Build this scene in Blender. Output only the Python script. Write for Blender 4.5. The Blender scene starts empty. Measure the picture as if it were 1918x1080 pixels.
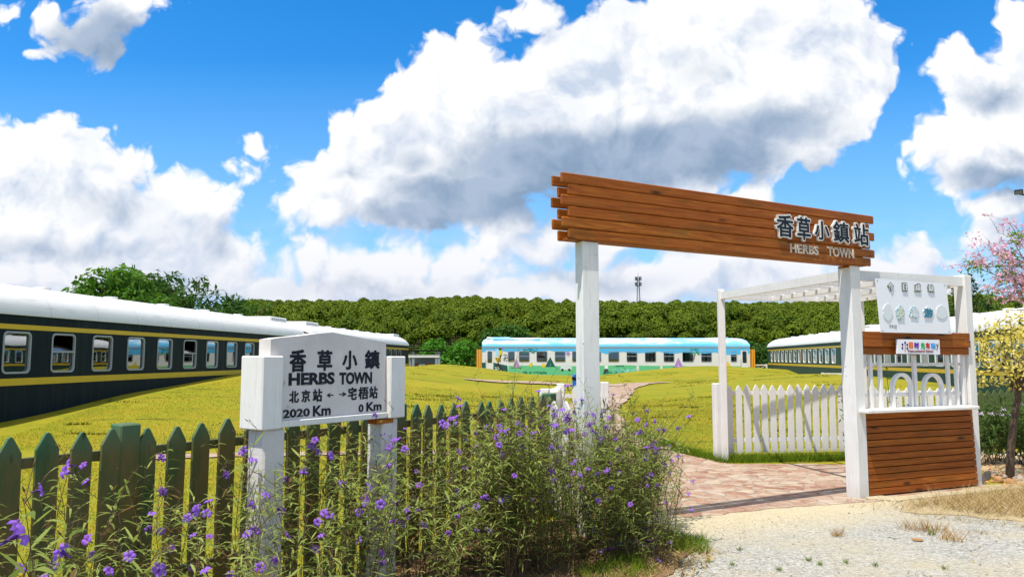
import bpy, bmesh, math, random
import numpy as np
from mathutils import Vector, Matrix, Euler

S = bpy.context.scene
COL = S.collection
R = math.radians

# ---------------------------------------------------------------- camera
F_PX = 1422.0                      # focal length in pixels of the 1918 wide photograph
HORIZON = 670.0
TILT = math.atan((HORIZON - 540.0) / F_PX)
CAM_Z = 1.6
cam_d = bpy.data.cameras.new('camera')
cam_d.sensor_width = 36.0
cam_d.lens = 36.0 * F_PX / 1918.0
cam_d.clip_start = 0.05
cam_d.clip_end = 5000.0
cam = bpy.data.objects.new('camera', cam_d)
cam.location = (0, 0, CAM_Z)
cam.rotation_euler = (R(90) + TILT, 0, 0)
COL.objects.link(cam)
S.camera = cam

def direction(px, py):
    u, v = (px - 959.0) / F_PX, (540.0 - py) / F_PX
    return Vector((u, math.cos(TILT) - v * math.sin(TILT), math.sin(TILT) + v * math.cos(TILT)))

def at(px, py, Y):
    """world point seen at photograph pixel (px, py) at distance Y in front of the camera"""
    d = direction(px, py)
    return Vector((0, 0, CAM_Z)) + d * (Y / d.y)

# ---------------------------------------------------------------- colour management
S.view_settings.view_transform = 'Standard'
S.view_settings.look = 'None'
S.view_settings.exposure = 0.40
S.view_settings.gamma = 1.0
S.view_settings.use_curve_mapping = False
S.render.engine = 'CYCLES'
S.cycles.max_bounces = 8
S.cycles.transparent_max_bounces = 12
S.cycles.use_denoising = True

# ---------------------------------------------------------------- sun
SUN_TO = Vector((-0.25, -0.31, 1.0)).normalized()       # direction towards the sun
SUN_EL = math.asin(SUN_TO.z)
sun_d = bpy.data.lights.new('sun', 'SUN')
sun_d.energy = 4.4
sun_d.angle = R(0.5)
sun_d.color = (1.0, 0.955, 0.88)
sun = bpy.data.objects.new('sun', sun_d)
sun.rotation_euler = SUN_TO.to_track_quat('Z', 'Y').to_euler()
sun.location = (-20, -20, 60)
COL.objects.link(sun)

# ---------------------------------------------------------------- node helper
class NT:
    def __init__(self, tree):
        self.t = tree; self.n = tree.nodes; self.l = tree.links
    def new(self, typ, **kw):
        n = self.n.new(typ)
        for k, v in kw.items(): setattr(n, k, v)
        return n
    def put(self, sock, v):
        if isinstance(v, bpy.types.NodeSocket): self.l.new(v, sock)
        elif v is not None: sock.default_value = v
    def m(self, op, a, b=None, c=None, clamp=False):
        n = self.new('ShaderNodeMath', operation=op, use_clamp=clamp)
        self.put(n.inputs[0], a); self.put(n.inputs[1], b); self.put(n.inputs[2], c)
        return n.outputs[0]
    def v(self, op, a, b=None, c=None):
        n = self.new('ShaderNodeVectorMath', operation=op)
        self.put(n.inputs[0], a)
        if op == 'SCALE': self.put(n.inputs['Scale'], b)
        else:
            self.put(n.inputs[1], b); self.put(n.inputs[2], c)
        return n.outputs['Value'] if op in ('LENGTH', 'DISTANCE', 'DOT_PRODUCT') else n.outputs['Vector']
    def noise(self, vec, scale, detail=4.0, rough=0.55, dist=0.0, color=False, dims='3D'):
        n = self.new('ShaderNodeTexNoise', noise_dimensions=dims)
        self.put(n.inputs['Vector'], vec); self.put(n.inputs['Scale'], scale)
        self.put(n.inputs['Detail'], detail); self.put(n.inputs['Roughness'], rough); self.put(n.inputs['Distortion'], dist)
        return n.outputs['Color' if color else 'Fac']
    def voro(self, vec, scale, feature='F1', detail=0.0, rough=0.5, out='Distance', rnd=1.0, smooth=None, dims='3D', metric='EUCLIDEAN'):
        n = self.new('ShaderNodeTexVoronoi', feature=feature, voronoi_dimensions=dims)
        if feature != 'DISTANCE_TO_EDGE': n.distance = metric
        self.put(n.inputs['Vector'], vec); self.put(n.inputs['Scale'], scale)
        self.put(n.inputs['Detail'], detail); self.put(n.inputs['Roughness'], rough); self.put(n.inputs['Randomness'], rnd)
        if smooth is not None: self.put(n.inputs['Smoothness'], smooth)
        return n.outputs[out]
    def ramp(self, fac, stops, interp='LINEAR'):
        n = self.new('ShaderNodeValToRGB'); e = n.color_ramp.elements
        n.color_ramp.interpolation = interp
        while len(e) < len(stops): e.new(0.5)
        for el, (p, c) in zip(e, stops):
            el.position = p; el.color = (*c, 1) if not isinstance(c, (int, float)) else (c, c, c, 1)
        self.put(n.inputs[0], fac); return n.outputs[0]
    def mapr(self, v, a, b, c=0.0, d=1.0, smooth=False):
        n = self.new('ShaderNodeMapRange', interpolation_type='SMOOTHSTEP' if smooth else 'LINEAR')
        n.clamp = True if not smooth else n.clamp
        for i, x in enumerate((v, a, b, c, d)): self.put(n.inputs[i], x)
        return n.outputs[0]
    def mix(self, fac, a, b, blend='MIX'):
        n = self.new('ShaderNodeMix', data_type='RGBA', blend_type=blend)
        self.put(n.inputs[0], fac)
        self.put(n.inputs[6], (*a, 1) if isinstance(a, tuple) and len(a) == 3 else a)
        self.put(n.inputs[7], (*b, 1) if isinstance(b, tuple) and len(b) == 3 else b)
        return n.outputs[2]
    def sep(self, v):
        n = self.new('ShaderNodeSeparateXYZ'); self.put(n.inputs[0], v); return n.outputs
    def comb(self, x, y, z):
        n = self.new('ShaderNodeCombineXYZ')
        for i, q in enumerate((x, y, z)): self.put(n.inputs[i], q)
        return n.outputs[0]

# ---------------------------------------------------------------- sky
W = bpy.data.worlds.new('World'); S.world = W; W.use_nodes = True
T = NT(W.node_tree); T.n.clear()
sky = T.new('ShaderNodeTexSky', sky_type='NISHITA')
sky.sun_disc = False
sky.sun_elevation = SUN_EL
sky.sun_rotation = math.atan2(SUN_TO.x, SUN_TO.y)
sky.altitude = 100; sky.air_density = 1.0; sky.dust_density = 0.6; sky.ozone_density = 2.0
hs = T.new('ShaderNodeHueSaturation')
T.l.new(sky.outputs[0], hs.inputs['Color'])
hs.inputs['Saturation'].default_value = 1.45; hs.inputs['Value'].default_value = 1.0; hs.inputs['Hue'].default_value = 0.494

# cumulus: soft balls (a cloud's towers and base), broken up by noise, lit from the upper left
CLOUD = {
 'left': [(70,330,170,130),(70,262,62,60),(160,300,80,62),(240,320,80,70),(0,330,80,80),(170,400,210,120),(300,400,120,100),(385,405,74,76),
          (350,470,170,90),(60,450,170,80),(430,470,85,60),(200,480,190,70)],
 'main': [(905,92,70,66),(800,165,95,74),(750,220,110,84),(690,262,110,82),(605,338,100,74),(560,382,60,54),(640,392,130,72),(760,330,170,120),(760,400,140,60),
          (850,200,150,140),(940,190,150,130),(1080,115,140,115),(1210,85,160,120),(1370,75,170,130),(1500,85,150,130),(1590,65,100,95),(1610,130,80,70),(1500,170,150,100),(1560,225,95,75),
          (1000,270,240,125),(1200,240,260,130),(1400,240,220,110),(1340,150,230,130),(860,345,180,105),(1010,20,80,50),(1150,20,100,60),(1300,20,140,70),(1450,10,140,80)],
 'right': [(1850,150,130,95),(1790,125,76,64),(1910,70,76,90),(1780,230,84,72),(1830,270,130,74),(1930,220,130,150),(1850,330,116,56),(1880,395,110,50)],
 'small': [(455,298,56,30),(500,285,44,34),(480,268,40,28),(425,312,34,26),(650,231,20,14)],
 'top': [(165,55,100,66),(215,20,80,60),(120,35,66,52),(260,-8,80,38),(5,20,30,34),(70,95,36,18)],
 'low': [(590,485,70,60),(520,505,60,50),(660,515,100,62),(760,505,110,64),(870,505,100,72),(960,415,54,50),(930,450,80,74),(1010,480,90,54),
         (1330,352,90,52),(1300,348,100,46),(1400,382,90,50),(1250,390,130,60),(1040,440,76,64),(1720,465,60,50),(1700,490,90,54),(1780,480,76,40),(1850,450,70,34),
         (350,525,200,60),(100,530,260,70),(600,548,260,60),(850,560,280,54),(1150,530,260,64),(1400,510,240,64),(1690,530,180,60),(1150,470,120,50),(1500,460,120,30)],
}
GRAY = [(1080,310,360,95,1.15),(1270,290,340,110,1.15),(900,372,250,80,1.15),(1460,240,220,80,.8),(800,410,190,46,.9),(1340,130,150,80,.3),(760,300,90,44,.5),(640,350,60,24,.35),
        (190,80,140,90,1.0),(90,465,260,42,.42),(200,385,140,44,.35),(400,445,70,50,.35),(1870,345,150,60,.85),(1880,185,110,54,.6),(1900,290,80,30,.4),(1300,450,240,30,.35),(1120,525,200,36,.45),(700,545,340,28,.35),(1550,330,120,60,.4)]

def puv(px, py):
    d = direction(px, py); return d.x / d.y, d.z / d.y

def blob_group(name, blobs):
    g = bpy.data.node_groups.new(name, 'ShaderNodeTree')
    g.interface.new_socket('P', in_out='INPUT', socket_type='NodeSocketVector')
    g.interface.new_socket('D', in_out='OUTPUT', socket_type='NodeSocketFloat')
    t = NT(g); gi = t.new('NodeGroupInput'); go = t.new('NodeGroupOutput')
    acc = None
    for b in blobs:
        U, V = puv(b[0], b[1]); rx, ry = b[2] / F_PX, b[3] / F_PX
        q = t.v('MULTIPLY_ADD', gi.outputs[0], (1 / rx, 1 / ry, 0), (-U / rx, -V / ry, 0))
        ln = t.v('LENGTH', q)
        h = t.m('MULTIPLY', t.m('SUBTRACT', 1.0, ln), math.sqrt(rx * ry) * 14)      # height in a common unit
        if len(b) > 4: h = t.m('MULTIPLY', t.m('SUBTRACT', 1.0, ln, clamp=True), b[4])
        acc = h if acc is None else (t.m('SMOOTH_MAX', acc, h, 0.25) if len(b) < 5 else t.m('MAXIMUM', acc, h))
    t.l.new(acc, go.inputs[0])
    return g

def use(tree, g, vec):
    n = tree.new('ShaderNodeGroup'); n.node_tree = g; tree.put(n.inputs[0], vec); return n.outputs[0]

ALL = CLOUD['left'] + CLOUD['main'] + CLOUD['right'] + CLOUD['small'] + CLOUD['top'] + CLOUD['low']
g_all = blob_group('cumulus', ALL)
g_gray = blob_group('cloud_base', GRAY)

def density_group(name, g, amp):
    G = bpy.data.node_groups.new(name, 'ShaderNodeTree')
    G.interface.new_socket('P', in_out='INPUT', socket_type='NodeSocketVector')
    G.interface.new_socket('D', in_out='OUTPUT', socket_type='NodeSocketFloat')
    t = NT(G); gi = t.new('NodeGroupInput'); go = t.new('NodeGroupOutput')
    P = gi.outputs[0]
    wob = t.v('SCALE', t.v('SUBTRACT', t.noise(P, 7.0, 3, 0.6, color=True, dims='2D'), (.5, .5, .5)), 0.075)
    Q = t.v('ADD', P, wob)
    d = t.m('MINIMUM', use(t, g, Q), 0.75)
    vo = t.voro(Q, 14.0, 'F1', detail=3.0, rough=0.55, dims='2D')
    fb = t.noise(Q, 18.0, 6, 0.62, dims='2D')
    n = t.m('ADD', t.m('MULTIPLY', t.m('SUBTRACT', 0.50, vo), amp), t.m('MULTIPLY', t.m('SUBTRACT', fb, .44), amp * 1.2))
    t.l.new(t.m('ADD', d, n), go.inputs[0])
    return G
D_all = density_group('cumulus_density', g_all, 0.50)

gen = T.new('ShaderNodeTexCoord').outputs['Generated']
x, y, z = T.sep(gen)
ay = T.m('MAXIMUM', T.m('ABSOLUTE', y), 0.12)
P = T.comb(T.m('DIVIDE', x, ay), T.m('DIVIDE', z, ay), 0.0)
P2 = T.v('ADD', P, (-0.014, 0.024, 0))
hz_ = T.mapr(T.sep(P)[1], 0.03, 0.20, 0.14, 0.0)
d1, d2 = T.m('ADD', use(T, D_all, P), hz_), T.m('ADD', use(T, D_all, P2), hz_)
soft = T.noise(P, 5.0, 5, .6, color=True, dims='2D')
graywob = T.v('ADD', P, T.v('SCALE', T.v('SUBTRACT', soft, (.5,.5,.5)), 0.11))
gray = T.mapr(use(T, g_gray, graywob), 0.0, 0.66, smooth=True)
V = T.m('DIVIDE', z, ay)
lit = T.m('ADD', T.mapr(T.m('SUBTRACT', d1, d2), -0.50, 0.22), T.mapr(T.sep(soft)[0], .30, .62, -.30, .25))
K = 8.6                                                # brings cloud radiance to the units of the sky node
def col(r, g, b): return (r * K, g * K, b * K)
skyc = T.mix(1.0, hs.outputs[0], (1.25, 1.58, 1.84), 'MULTIPLY')
skyc = T.mix(T.mapr(V, 0.0, 0.40, 0.80, 0.0), skyc, col(.36, .64, 1.0))
wisp = T.m('MULTIPLY', T.mapr(T.noise(T.v('MULTIPLY', P, (1, 2.2, 1)), 5.0, 5, .62, dims='2D'), .44, .66, smooth=True), T.mapr(V, 0.06, 0.22, 0.62, 0.0))
skyc = T.mix(wisp, skyc, col(.68, .79, .95))
low = T.mapr(V, 0.06, 0.22, 1.0, 0.0)
white = T.mix(lit, T.mix(low, col(.60, .69, .84), col(.50, .61, .80)), T.mix(low, col(1.06, 1.06, 1.06), col(.84, .86, .93)))
grayc = T.mix(lit, col(.23, .34, .50), col(.37, .48, .65))
white = T.mix(T.m('MULTIPLY', gray, .92), white, grayc)
edge = T.mapr(V, 0.08, 0.25, 0.46, 0.18)
cov = T.mapr(d1, -0.06, edge, smooth=True)
c = T.mix(cov, skyc, white)
over = T.m('MULTIPLY', T.mapr(T.noise(gen, 2.6, 4, .6), .32, .50, smooth=True), T.mapr(z, .50, .68, 0, .95))       # unseen overhead cloud, added to whiten and warm the ambient light
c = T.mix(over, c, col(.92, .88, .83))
c = T.mix(T.mapr(z, -0.02, 0.0), col(.18, .2, .16), c)
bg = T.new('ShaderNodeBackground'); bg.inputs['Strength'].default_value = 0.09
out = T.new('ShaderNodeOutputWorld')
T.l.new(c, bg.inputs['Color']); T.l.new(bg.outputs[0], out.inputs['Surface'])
W.cycles.sampling_method = 'MANUAL'; W.cycles.sample_map_resolution = 256

# ================================================================ mesh helpers
rng = random.Random(7)

class MB:
    """collects geometry and links it as ONE mesh object"""
    def __init__(self): self.v = []; self.f = []; self.mi = []; self.cur = 0; self.sm = []
    def add(self, vs, fs, smooth=False):
        o = len(self.v); self.v += [tuple(p) for p in vs]
        for f in fs:
            self.f.append(tuple(i + o for i in f)); self.mi.append(self.cur); self.sm.append(smooth)
        return self
    def box(self, x0, x1, y0, y1, z0, z1):
        return self.add([(x0,y0,z0),(x1,y0,z0),(x1,y1,z0),(x0,y1,z0),(x0,y0,z1),(x1,y0,z1),(x1,y1,z1),(x0,y1,z1)],
                        [(3,2,1,0),(4,5,6,7),(0,1,5,4),(1,2,6,5),(2,3,7,6),(3,0,4,7)])
    def cbox(self, x0, x1, y0, y1, z0, z1, c=0.006):
        """box with small chamfers on the vertical and horizontal edges"""
        bm = bmesh.new(); bmesh.ops.create_cube(bm, size=1)
        for v in bm.verts: v.co = Vector(((x0+x1)/2 + v.co.x*(x1-x0), (y0+y1)/2 + v.co.y*(y1-y0), (z0+z1)/2 + v.co.z*(z1-z0)))
        bmesh.ops.bevel(bm, geom=bm.edges[:], offset=c, segments=1, affect='EDGES')
        return self.bm(bm)
    def bm(self, bm, smooth=False):
        bm.verts.index_update()
        self.add([v.co[:] for v in bm.verts], [[v.index for v in f.verts] for f in bm.faces], smooth); bm.free(); return self
    def prism(self, pts, y0, y1):
        """polygon in the XZ plane (anticlockwise seen from -Y), extruded from y0 (front) to y1"""
        n = len(pts)
        return self.add([(x,y0,z) for x,z in pts] + [(x,y1,z) for x,z in pts],
                 [tuple(range(n)), tuple(range(2*n-1, n-1, -1))] + [(i, n+i, n+(i+1)%n, (i+1)%n) for i in range(n)])
    def poly(self, pts, y):
        return self.add([(x,y,z) for x,z in pts], [tuple(range(len(pts)))])
    def tube(self, pts, radii, n=6, cap=True, smooth=True):
        pts = [Vector(p) for p in pts]
        radii = [float(q) for q in radii] if hasattr(radii, '__len__') else [float(radii)]*len(pts)
        o = len(self.v); vs = []; fs = []
        for i, p in enumerate(pts):
            d = (pts[min(i+1, len(pts)-1)] - pts[max(i-1, 0)]).normalized()
            a = d.cross(Vector((0.31,0.2,1)) if abs(d.z) < .9 else Vector((1,0.1,0))).normalized(); b = d.cross(a)
            for k in range(n):
                t = 2*math.pi*k/n; vs.append(p + radii[i]*(math.cos(t)*a + math.sin(t)*b))
        for i in range(len(pts)-1):
            for k in range(n): fs.append((i*n+k, i*n+(k+1)%n, (i+1)*n+(k+1)%n, (i+1)*n+k))
        if cap: fs += [tuple(range(n-1,-1,-1)), tuple(range((len(pts)-1)*n, len(pts)*n))]
        return self.add(vs, fs, smooth)
    def bar(self, p, q, w, h, up=(0,0,1)):
        """rectangular bar between two points"""
        p, q = Vector(p), Vector(q); d = (q-p).normalized(); s = d.cross(Vector(up)).normalized(); u = s.cross(d)
        vs = [c + s*sx*w/2 + u*sz*h/2 for c in (p, q) for sx, sz in ((-1,-1),(1,-1),(1,1),(-1,1))]
        return self.add(vs, [(0,1,2,3),(7,6,5,4),(0,4,5,1),(1,5,6,2),(2,6,7,3),(3,7,4,0)])
    def build(self, name, mats, parent=None, loc=(0,0,0), rz=0):
        me = bpy.data.meshes.new(name); me.from_pydata(self.v, [], self.f)
        if not isinstance(mats, (list, tuple)): mats = [mats]
        for m in mats: me.materials.append(m)
        me.polygons.foreach_set('material_index', self.mi); me.polygons.foreach_set('use_smooth', self.sm)
        me.update()
        return link(name, me, parent, loc, rz)

def link(name, me, parent=None, loc=(0,0,0), rz=0):
    o = bpy.data.objects.new(name, me); COL.objects.link(o)
    o.location = loc; o.rotation_euler = (0,0,rz); o.parent = parent
    return o
def quad_mesh(name, V, nper, mats, mi=None, smooth=False):
    """fast mesh from an array of polygons with nper corners each: V has shape (n, nper, 3)"""
    V = np.asarray(V, np.float32); n = len(V); me = bpy.data.meshes.new(name)
    me.vertices.add(n*nper); me.vertices.foreach_set('co', V.ravel())
    me.loops.add(n*nper); me.loops.foreach_set('vertex_index', np.arange(n*nper, dtype=np.int32))
    me.polygons.add(n); me.polygons.foreach_set('loop_start', np.arange(0, n*nper, nper, dtype=np.int32))
    me.polygons.foreach_set('loop_total', np.full(n, nper, np.int32))
    for m in (mats if isinstance(mats, (list, tuple)) else [mats]): me.materials.append(m)
    if mi is not None: me.polygons.foreach_set('material_index', np.asarray(mi, np.int32))
    me.update(calc_edges=True); me.validate()
    return me
def tag(o, label=None, cat=None, group=None, kind=None):
    for k, v in (('label', label), ('category', cat), ('group', group), ('kind', kind)):
        if v: o[k] = v
    return o
def thing(name, label, cat, loc=(0,0,0), rz=0, group=None):
    o = bpy.data.objects.new(name, None); COL.objects.link(o); o.empty_display_size = .2
    o.location = loc; o.rotation_euler = (0,0,rz)
    return tag(o, label, cat, group)
def copy_tree(o, parent=None):
    c = o.copy(); COL.objects.link(c); c.parent = parent
    for ch in o.children: copy_tree(ch, c)
    return c

def text_mesh(body, size, extrude=0.0, offset=0.0, align='LEFT', shear=0.0, sx=1.0, space=1.0):
    cu = bpy.data.curves.new('lettering', 'FONT')
    cu.body = body; cu.size = size; cu.extrude = extrude; cu.offset = offset; cu.align_x = align; cu.shear = shear; cu.space_character = space
    cu.resolution_u = 3
    o = bpy.data.objects.new('lettering', cu); COL.objects.link(o)
    bpy.context.view_layer.update()
    me = bpy.data.meshes.new_from_object(o.evaluated_get(bpy.context.evaluated_depsgraph_get()))
    bpy.data.objects.remove(o); bpy.data.curves.remove(cu)
    v = np.empty(len(me.vertices)*3, np.float32); me.vertices.foreach_get('co', v); v = v.reshape(-1,3)
    w = np.stack([v[:,0]*sx, -v[:,2], v[:,1]], 1)                 # stand the text up: reads from -Y
    me.vertices.foreach_set('co', w.ravel()); me.update()
    return me
def text(name, body, size, parent, mat, x, y, z, extrude=0.002, offset=0.0, width=None, height=None, align='LEFT', shear=0.0, space=1.0, roll=0.0, bold=0.0, bold_n=6):
    """lettering as a mesh: its box's lower left corner at (x, y, z), scaled to width x height when given"""
    me = text_mesh(body, size, extrude, offset, 'LEFT', shear, 1.0, space)
    n = len(me.vertices); v = np.empty(n*3, np.float32); me.vertices.foreach_get('co', v); v = v.reshape(-1,3)
    if bold:                                                    # thicken the strokes with shifted copies
        k = bold_n; polys = [list(p.vertices) for p in me.polygons]; vs = []; fs = []
        for i in range(k+1):
            a = 2*math.pi*i/k; q = v + (np.array([bold*math.cos(a), .00015*i, bold*math.sin(a)], np.float32) if i < k else np.array([0, .00015*k, 0], np.float32))
            vs.append(q); fs += [[j + i*n for j in p] for p in polys]
        v = np.concatenate(vs); n = len(v); bpy.data.meshes.remove(me); me = bpy.data.meshes.new(name); me.from_pydata(v.tolist(), [], fs)
    lo, hi = v.min(0), v.max(0)
    v[:,0] -= lo[0]; v[:,2] -= lo[2]
    if width: v[:,0] *= width/(hi[0]-lo[0])
    if height: v[:,2] *= height/(hi[2]-lo[2])
    me.vertices.foreach_set('co', v.ravel()); me.materials.clear(); me.materials.append(mat); me.update()
    o = link(name, me, parent, (x, y, z)); o.rotation_euler.y = roll
    return o

def axis(a): return math.pi/2 - a               # rotation that lays local X along (sin a, cos a)
def s_at(px, O, a):
    """distance along the line O + s (sin a, cos a) of the point seen in photograph column px"""
    d = direction(px, 700); u = d.x/d.y
    return (u*O[1] - O[0]) / (math.sin(a) - u*math.cos(a))
def z_at(px, py, O, a):
    d = direction(px, py); s = s_at(px, O, a); Y = O[1] + s*math.cos(a)
    return CAM_Z + d.z/d.y*Y

# ================================================================ materials
def mat(name, fn, rough=0.6, spec=0.3):
    m = bpy.data.materials.new(name); m.use_nodes = True; t = NT(m.node_tree); t.n.clear()
    out = t.new('ShaderNodeOutputMaterial'); b = t.new('ShaderNodeBsdfPrincipled')
    b.inputs['Roughness'].default_value = rough; b.inputs['Specular IOR Level'].default_value = spec
    t.l.new(b.outputs[0], out.inputs[0]); t.b = b; t.out = out
    c = fn(t)
    if c is not None: t.put(b.inputs['Base Color'], (*c, 1) if isinstance(c, tuple) else c)
    return m
def obj_co(t): return t.new('ShaderNodeTexCoord').outputs['Object']
def pos(t): return t.new('ShaderNodeNewGeometry').outputs['Position']
def rnd(t): return t.new('ShaderNodeObjectInfo').outputs['Random']
def bump(t, h, strength=0.3, dist=0.01):
    n = t.new('ShaderNodeBump'); t.put(n.inputs['Height'], h); n.inputs['Strength'].default_value = strength; n.inputs['Distance'].default_value = dist
    t.l.new(n.outputs[0], t.b.inputs['Normal'])
def plain(name, c, rough=0.5, spec=0.3, var=0.12, sc=3.0):
    def fn(t):
        n = t.noise(obj_co(t), sc, 5, .6)
        return t.mix(n, tuple(x*(1-var) for x in c), tuple(min(1, x*(1+var)) for x in c))
    return mat(name, fn, rough, spec)

def f_white(t):
    p = obj_co(t)
    n = t.noise(p, 2.2, 6, .65); g = t.noise(t.v('MULTIPLY', p, (60, 60, 4)), 1.0, 3, .6)
    c = t.mix(t.mapr(n, .35, .75), (.80,.77,.725), (.70,.67,.62))
    c = t.mix(t.mapr(g, .54, .74, 0, .5), c, (.50,.48,.43))
    z = t.sep(pos(t))[2]
    c = t.mix(t.mapr(t.m('ADD', z, t.m('MULTIPLY', n, .35)), .12, .42, .55, 0), c, (.42,.36,.27))     # soil splashed up the foot
    dr = t.noise(t.v('MULTIPLY', p, (14, 14, .8)), 1.0, 5, .6); c = t.mix(t.mapr(dr, .60, .74, 0, .45), c, (.47,.45,.40))
    sp = t.voro(p, 7.0, 'F1'); c = t.mix(t.mapr(sp, .03, .06, .85, 0), c, (.16,.12,.08))
    bump(t, t.m('ADD', g, t.m('MULTIPLY', n, .5)), .25, .004); return c
M_white = mat('white_painted_wood', f_white, .5)
def f_plaster(t):
    p = obj_co(t); n = t.noise(p, 5, 7, .65); s = t.noise(p, 60, 4, .6)
    c = t.mix(t.mapr(n, .35, .7), (.68,.635,.60), (.56,.52,.49))
    c = t.mix(t.mapr(t.noise(t.v('MULTIPLY', p, (9, 9, 1.2)), 1.0, 5, .6), .60, .78, 0, .4), c, (.52,.50,.46))
    z = t.sep(pos(t))[2]; c = t.mix(t.mapr(t.m('ADD', z, t.m('MULTIPLY', n, .5)), .2, .65, .45, 0), c, (.45,.42,.36))
    sp = t.voro(p, 9.0, 'F1'); c = t.mix(t.mapr(sp, .015, .045, .85, 0), c, (.20,.18,.16))
    bump(t, t.m('ADD', s, n), .45, .006); return c
M_plaster = mat('white_plaster', f_plaster, .75, .2)
def f_brown(t):
    p = obj_co(t); r = rnd(t)
    q = t.v('ADD', p, t.comb(t.m('MULTIPLY', r, 37.0), t.m('MULTIPLY', r, 11.0), r))
    g = t.noise(t.v('MULTIPLY', q, (1.6, 30, 30)), 1.0, 6, .65, 1.2)
    b = t.noise(t.v('MULTIPLY', q, (2.2, 6, 6)), 1.0, 4, .6)
    c = t.ramp(g, [(.25, (.13,.030,.004)), (.5, (.31,.088,.009)), (.75, (.50,.175,.025))])
    c = t.mix(t.mapr(b, .52, .72, 0, .75), c, (.13,.075,.010))
    c = t.mix(t.mapr(r, 0, 1, 0, .40), c, (.24,.045,.006))
    k = t.voro(t.v('MULTIPLY', q, (1.7, 6, 6)), 1.0, 'F1'); c = t.mix(t.mapr(k, .05, .16, .9, 0), c, (.035,.010,.003))
    bump(t, g, .35, .004); return c
M_brown = mat('brown_stained_wood', f_brown, .55, .18)
def f_green(t):
    p = obj_co(t); r = rnd(t)
    q = t.v('ADD', p, t.comb(t.m('MULTIPLY', r, 13.0), r, t.m('MULTIPLY', r, 29.0)))
    g = t.noise(t.v('MULTIPLY', q, (28, 28, 1.6)), 1.0, 6, .65, .6)
    n = t.noise(t.v('MULTIPLY', q, (3, 3, 1.2)), 1.6, 5, .65)
    c = t.mix(t.mapr(g, .3, .7), (.026,.060,.018), (.058,.110,.030))
    c = t.mix(t.mapr(n, .36, .60, 0, .9), c, (.165,.110,.030))            # paint worn down to the wood
    z = t.sep(p)[2]; e = t.mapr(t.m('ADD', z, t.m('MULTIPLY', n, .12)), 1.13, 1.27, 0, .5)
    c = t.mix(e, c, (.018,.17,.105))                                        # brighter teal on the tips, painting in their sunlit left faces
    k = t.voro(t.v('MULTIPLY', q, (10, 10, 3)), 1.0, 'F1'); c = t.mix(t.mapr(k, .05, .13, .9, 0), c, (.012,.010,.005))
    bump(t, g, .4, .004); return c
M_green = mat('green_weathered_wood', f_green, .6, .25)
M_black = plain('black_paint', (.012,.012,.016), .55, .3, .3, 30)
def f_brush(t):
    p = obj_co(t); n = t.noise(t.v('MULTIPLY', p, (12, 12, 60)), 1.0, 5, .65)
    return t.mix(t.mapr(n, .60, .74, 0, .75), (.014,.014,.024), (.33,.32,.33))
M_brush = mat('worn_black_paint', f_brush, .7, .2)

def leafmat(name, dark, light, trans=0.35, sc=2.0, brown=None, alt=0.5):
    """leaf: colour differs from leaf to leaf and from spray to spray"""
    def fn(t):
        geo = t.new('ShaderNodeNewGeometry')
        n = t.noise(geo.outputs['Position'], sc, 3, .6)
        f = t.m('ADD', t.m('MULTIPLY', geo.outputs['Random Per Island'], alt), t.mapr(n, .3, .7, 0, 1-alt))
        f = t.m('ADD', f, t.m('MULTIPLY', t.m('SUBTRACT', rnd(t), .5), .3), clamp=True)
        c = t.mix(f, dark, light)
        if brown: c = t.mix(t.m('GREATER_THAN', geo.outputs['Random Per Island'], .93), c, brown)
        tr = t.new('ShaderNodeBsdfTranslucent'); t.put(tr.inputs[0], t.mix(1.0, c, (1.0,1.05,.6), 'MULTIPLY'))
        ms = t.new('ShaderNodeMixShader'); ms.inputs[0].default_value = trans
        t.l.new(t.b.outputs[0], ms.inputs[1]); t.l.new(tr.outputs[0], ms.inputs[2]); t.l.new(ms.outputs[0], t.out.inputs[0])
        return c
    return mat(name, fn, .6, .08)

# ================================================================ terrain
def px3(px, py, Y):
    p = at(px, py, Y); return (p.x, p.y, p.z)
CTRL = [(-14,9,0),(-8,9,0),(-3,9,0),(3,9,0),(9,9,-.1),(16,9,-.1),
        (-12.1,14,.0),(-11.7,17.7,.10),(-11.4,20.6,.33),(-10.9,24.8,.62),(-10.4,30.7,.95),(-9.8,36,1.08),(-9.3,48,.95),(-8.4,62,.88),
        (-6,14,.0),(-6,20,.25),(-5.5,28,.55),(-4.5,38,.75),(-1,14,0),(0,20,.12),(-.5,30,.22),
        px3(740,685,62),px3(800,684,62),px3(860,683.5,62),px3(890,687,64),px3(920,693,66),px3(950,697,66),px3(1000,703,66),px3(1075,704,66),px3(1130,702,66),px3(1170,697,66),
        px3(1230,691,66),px3(1280,687,66),px3(1330,685,66),px3(1400,688,68),px3(1437,691,70),px3(1470,697,62),px3(1508,712,55),px3(1535,706,50),px3(1580,702,46),
        px3(1650,707,38),px3(1720,718,33),px3(1800,736,29),px3(1860,750,26),
        (1.6,19,.02),(3,27,.02),(4.5,38,.0),(2,46,.0),(-1,46,.08),(8,47,.0),(5,14,.05),(6,20,.1),(8,30,.3),(11,40,.35),
        (-20,20,-.3),(-20,45,-.3),(-14,75,0),(-30,60,-.2),(-40,20,-.2),(24,20,-.2),(27,40,-.3),(30,60,-.3),(24,80,0),(40,30,-.3),(0,76,-.5),(10,76,-.4),(20,78,-.3),(-6,77,.2),
        (0,95,0),(-40,95,0),(40,95,0),(80,60,0),(-80,60,0),(80,100,0),(-80,100,0)]
_c = np.array(CTRL, float); _eps = 5.0
def _phi(dx, dy): return np.sqrt(dx*dx + dy*dy + _eps*_eps)
_w = np.linalg.solve(_phi(_c[:,None,0]-_c[None,:,0], _c[:,None,1]-_c[None,:,1]), _c[:,2])
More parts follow.
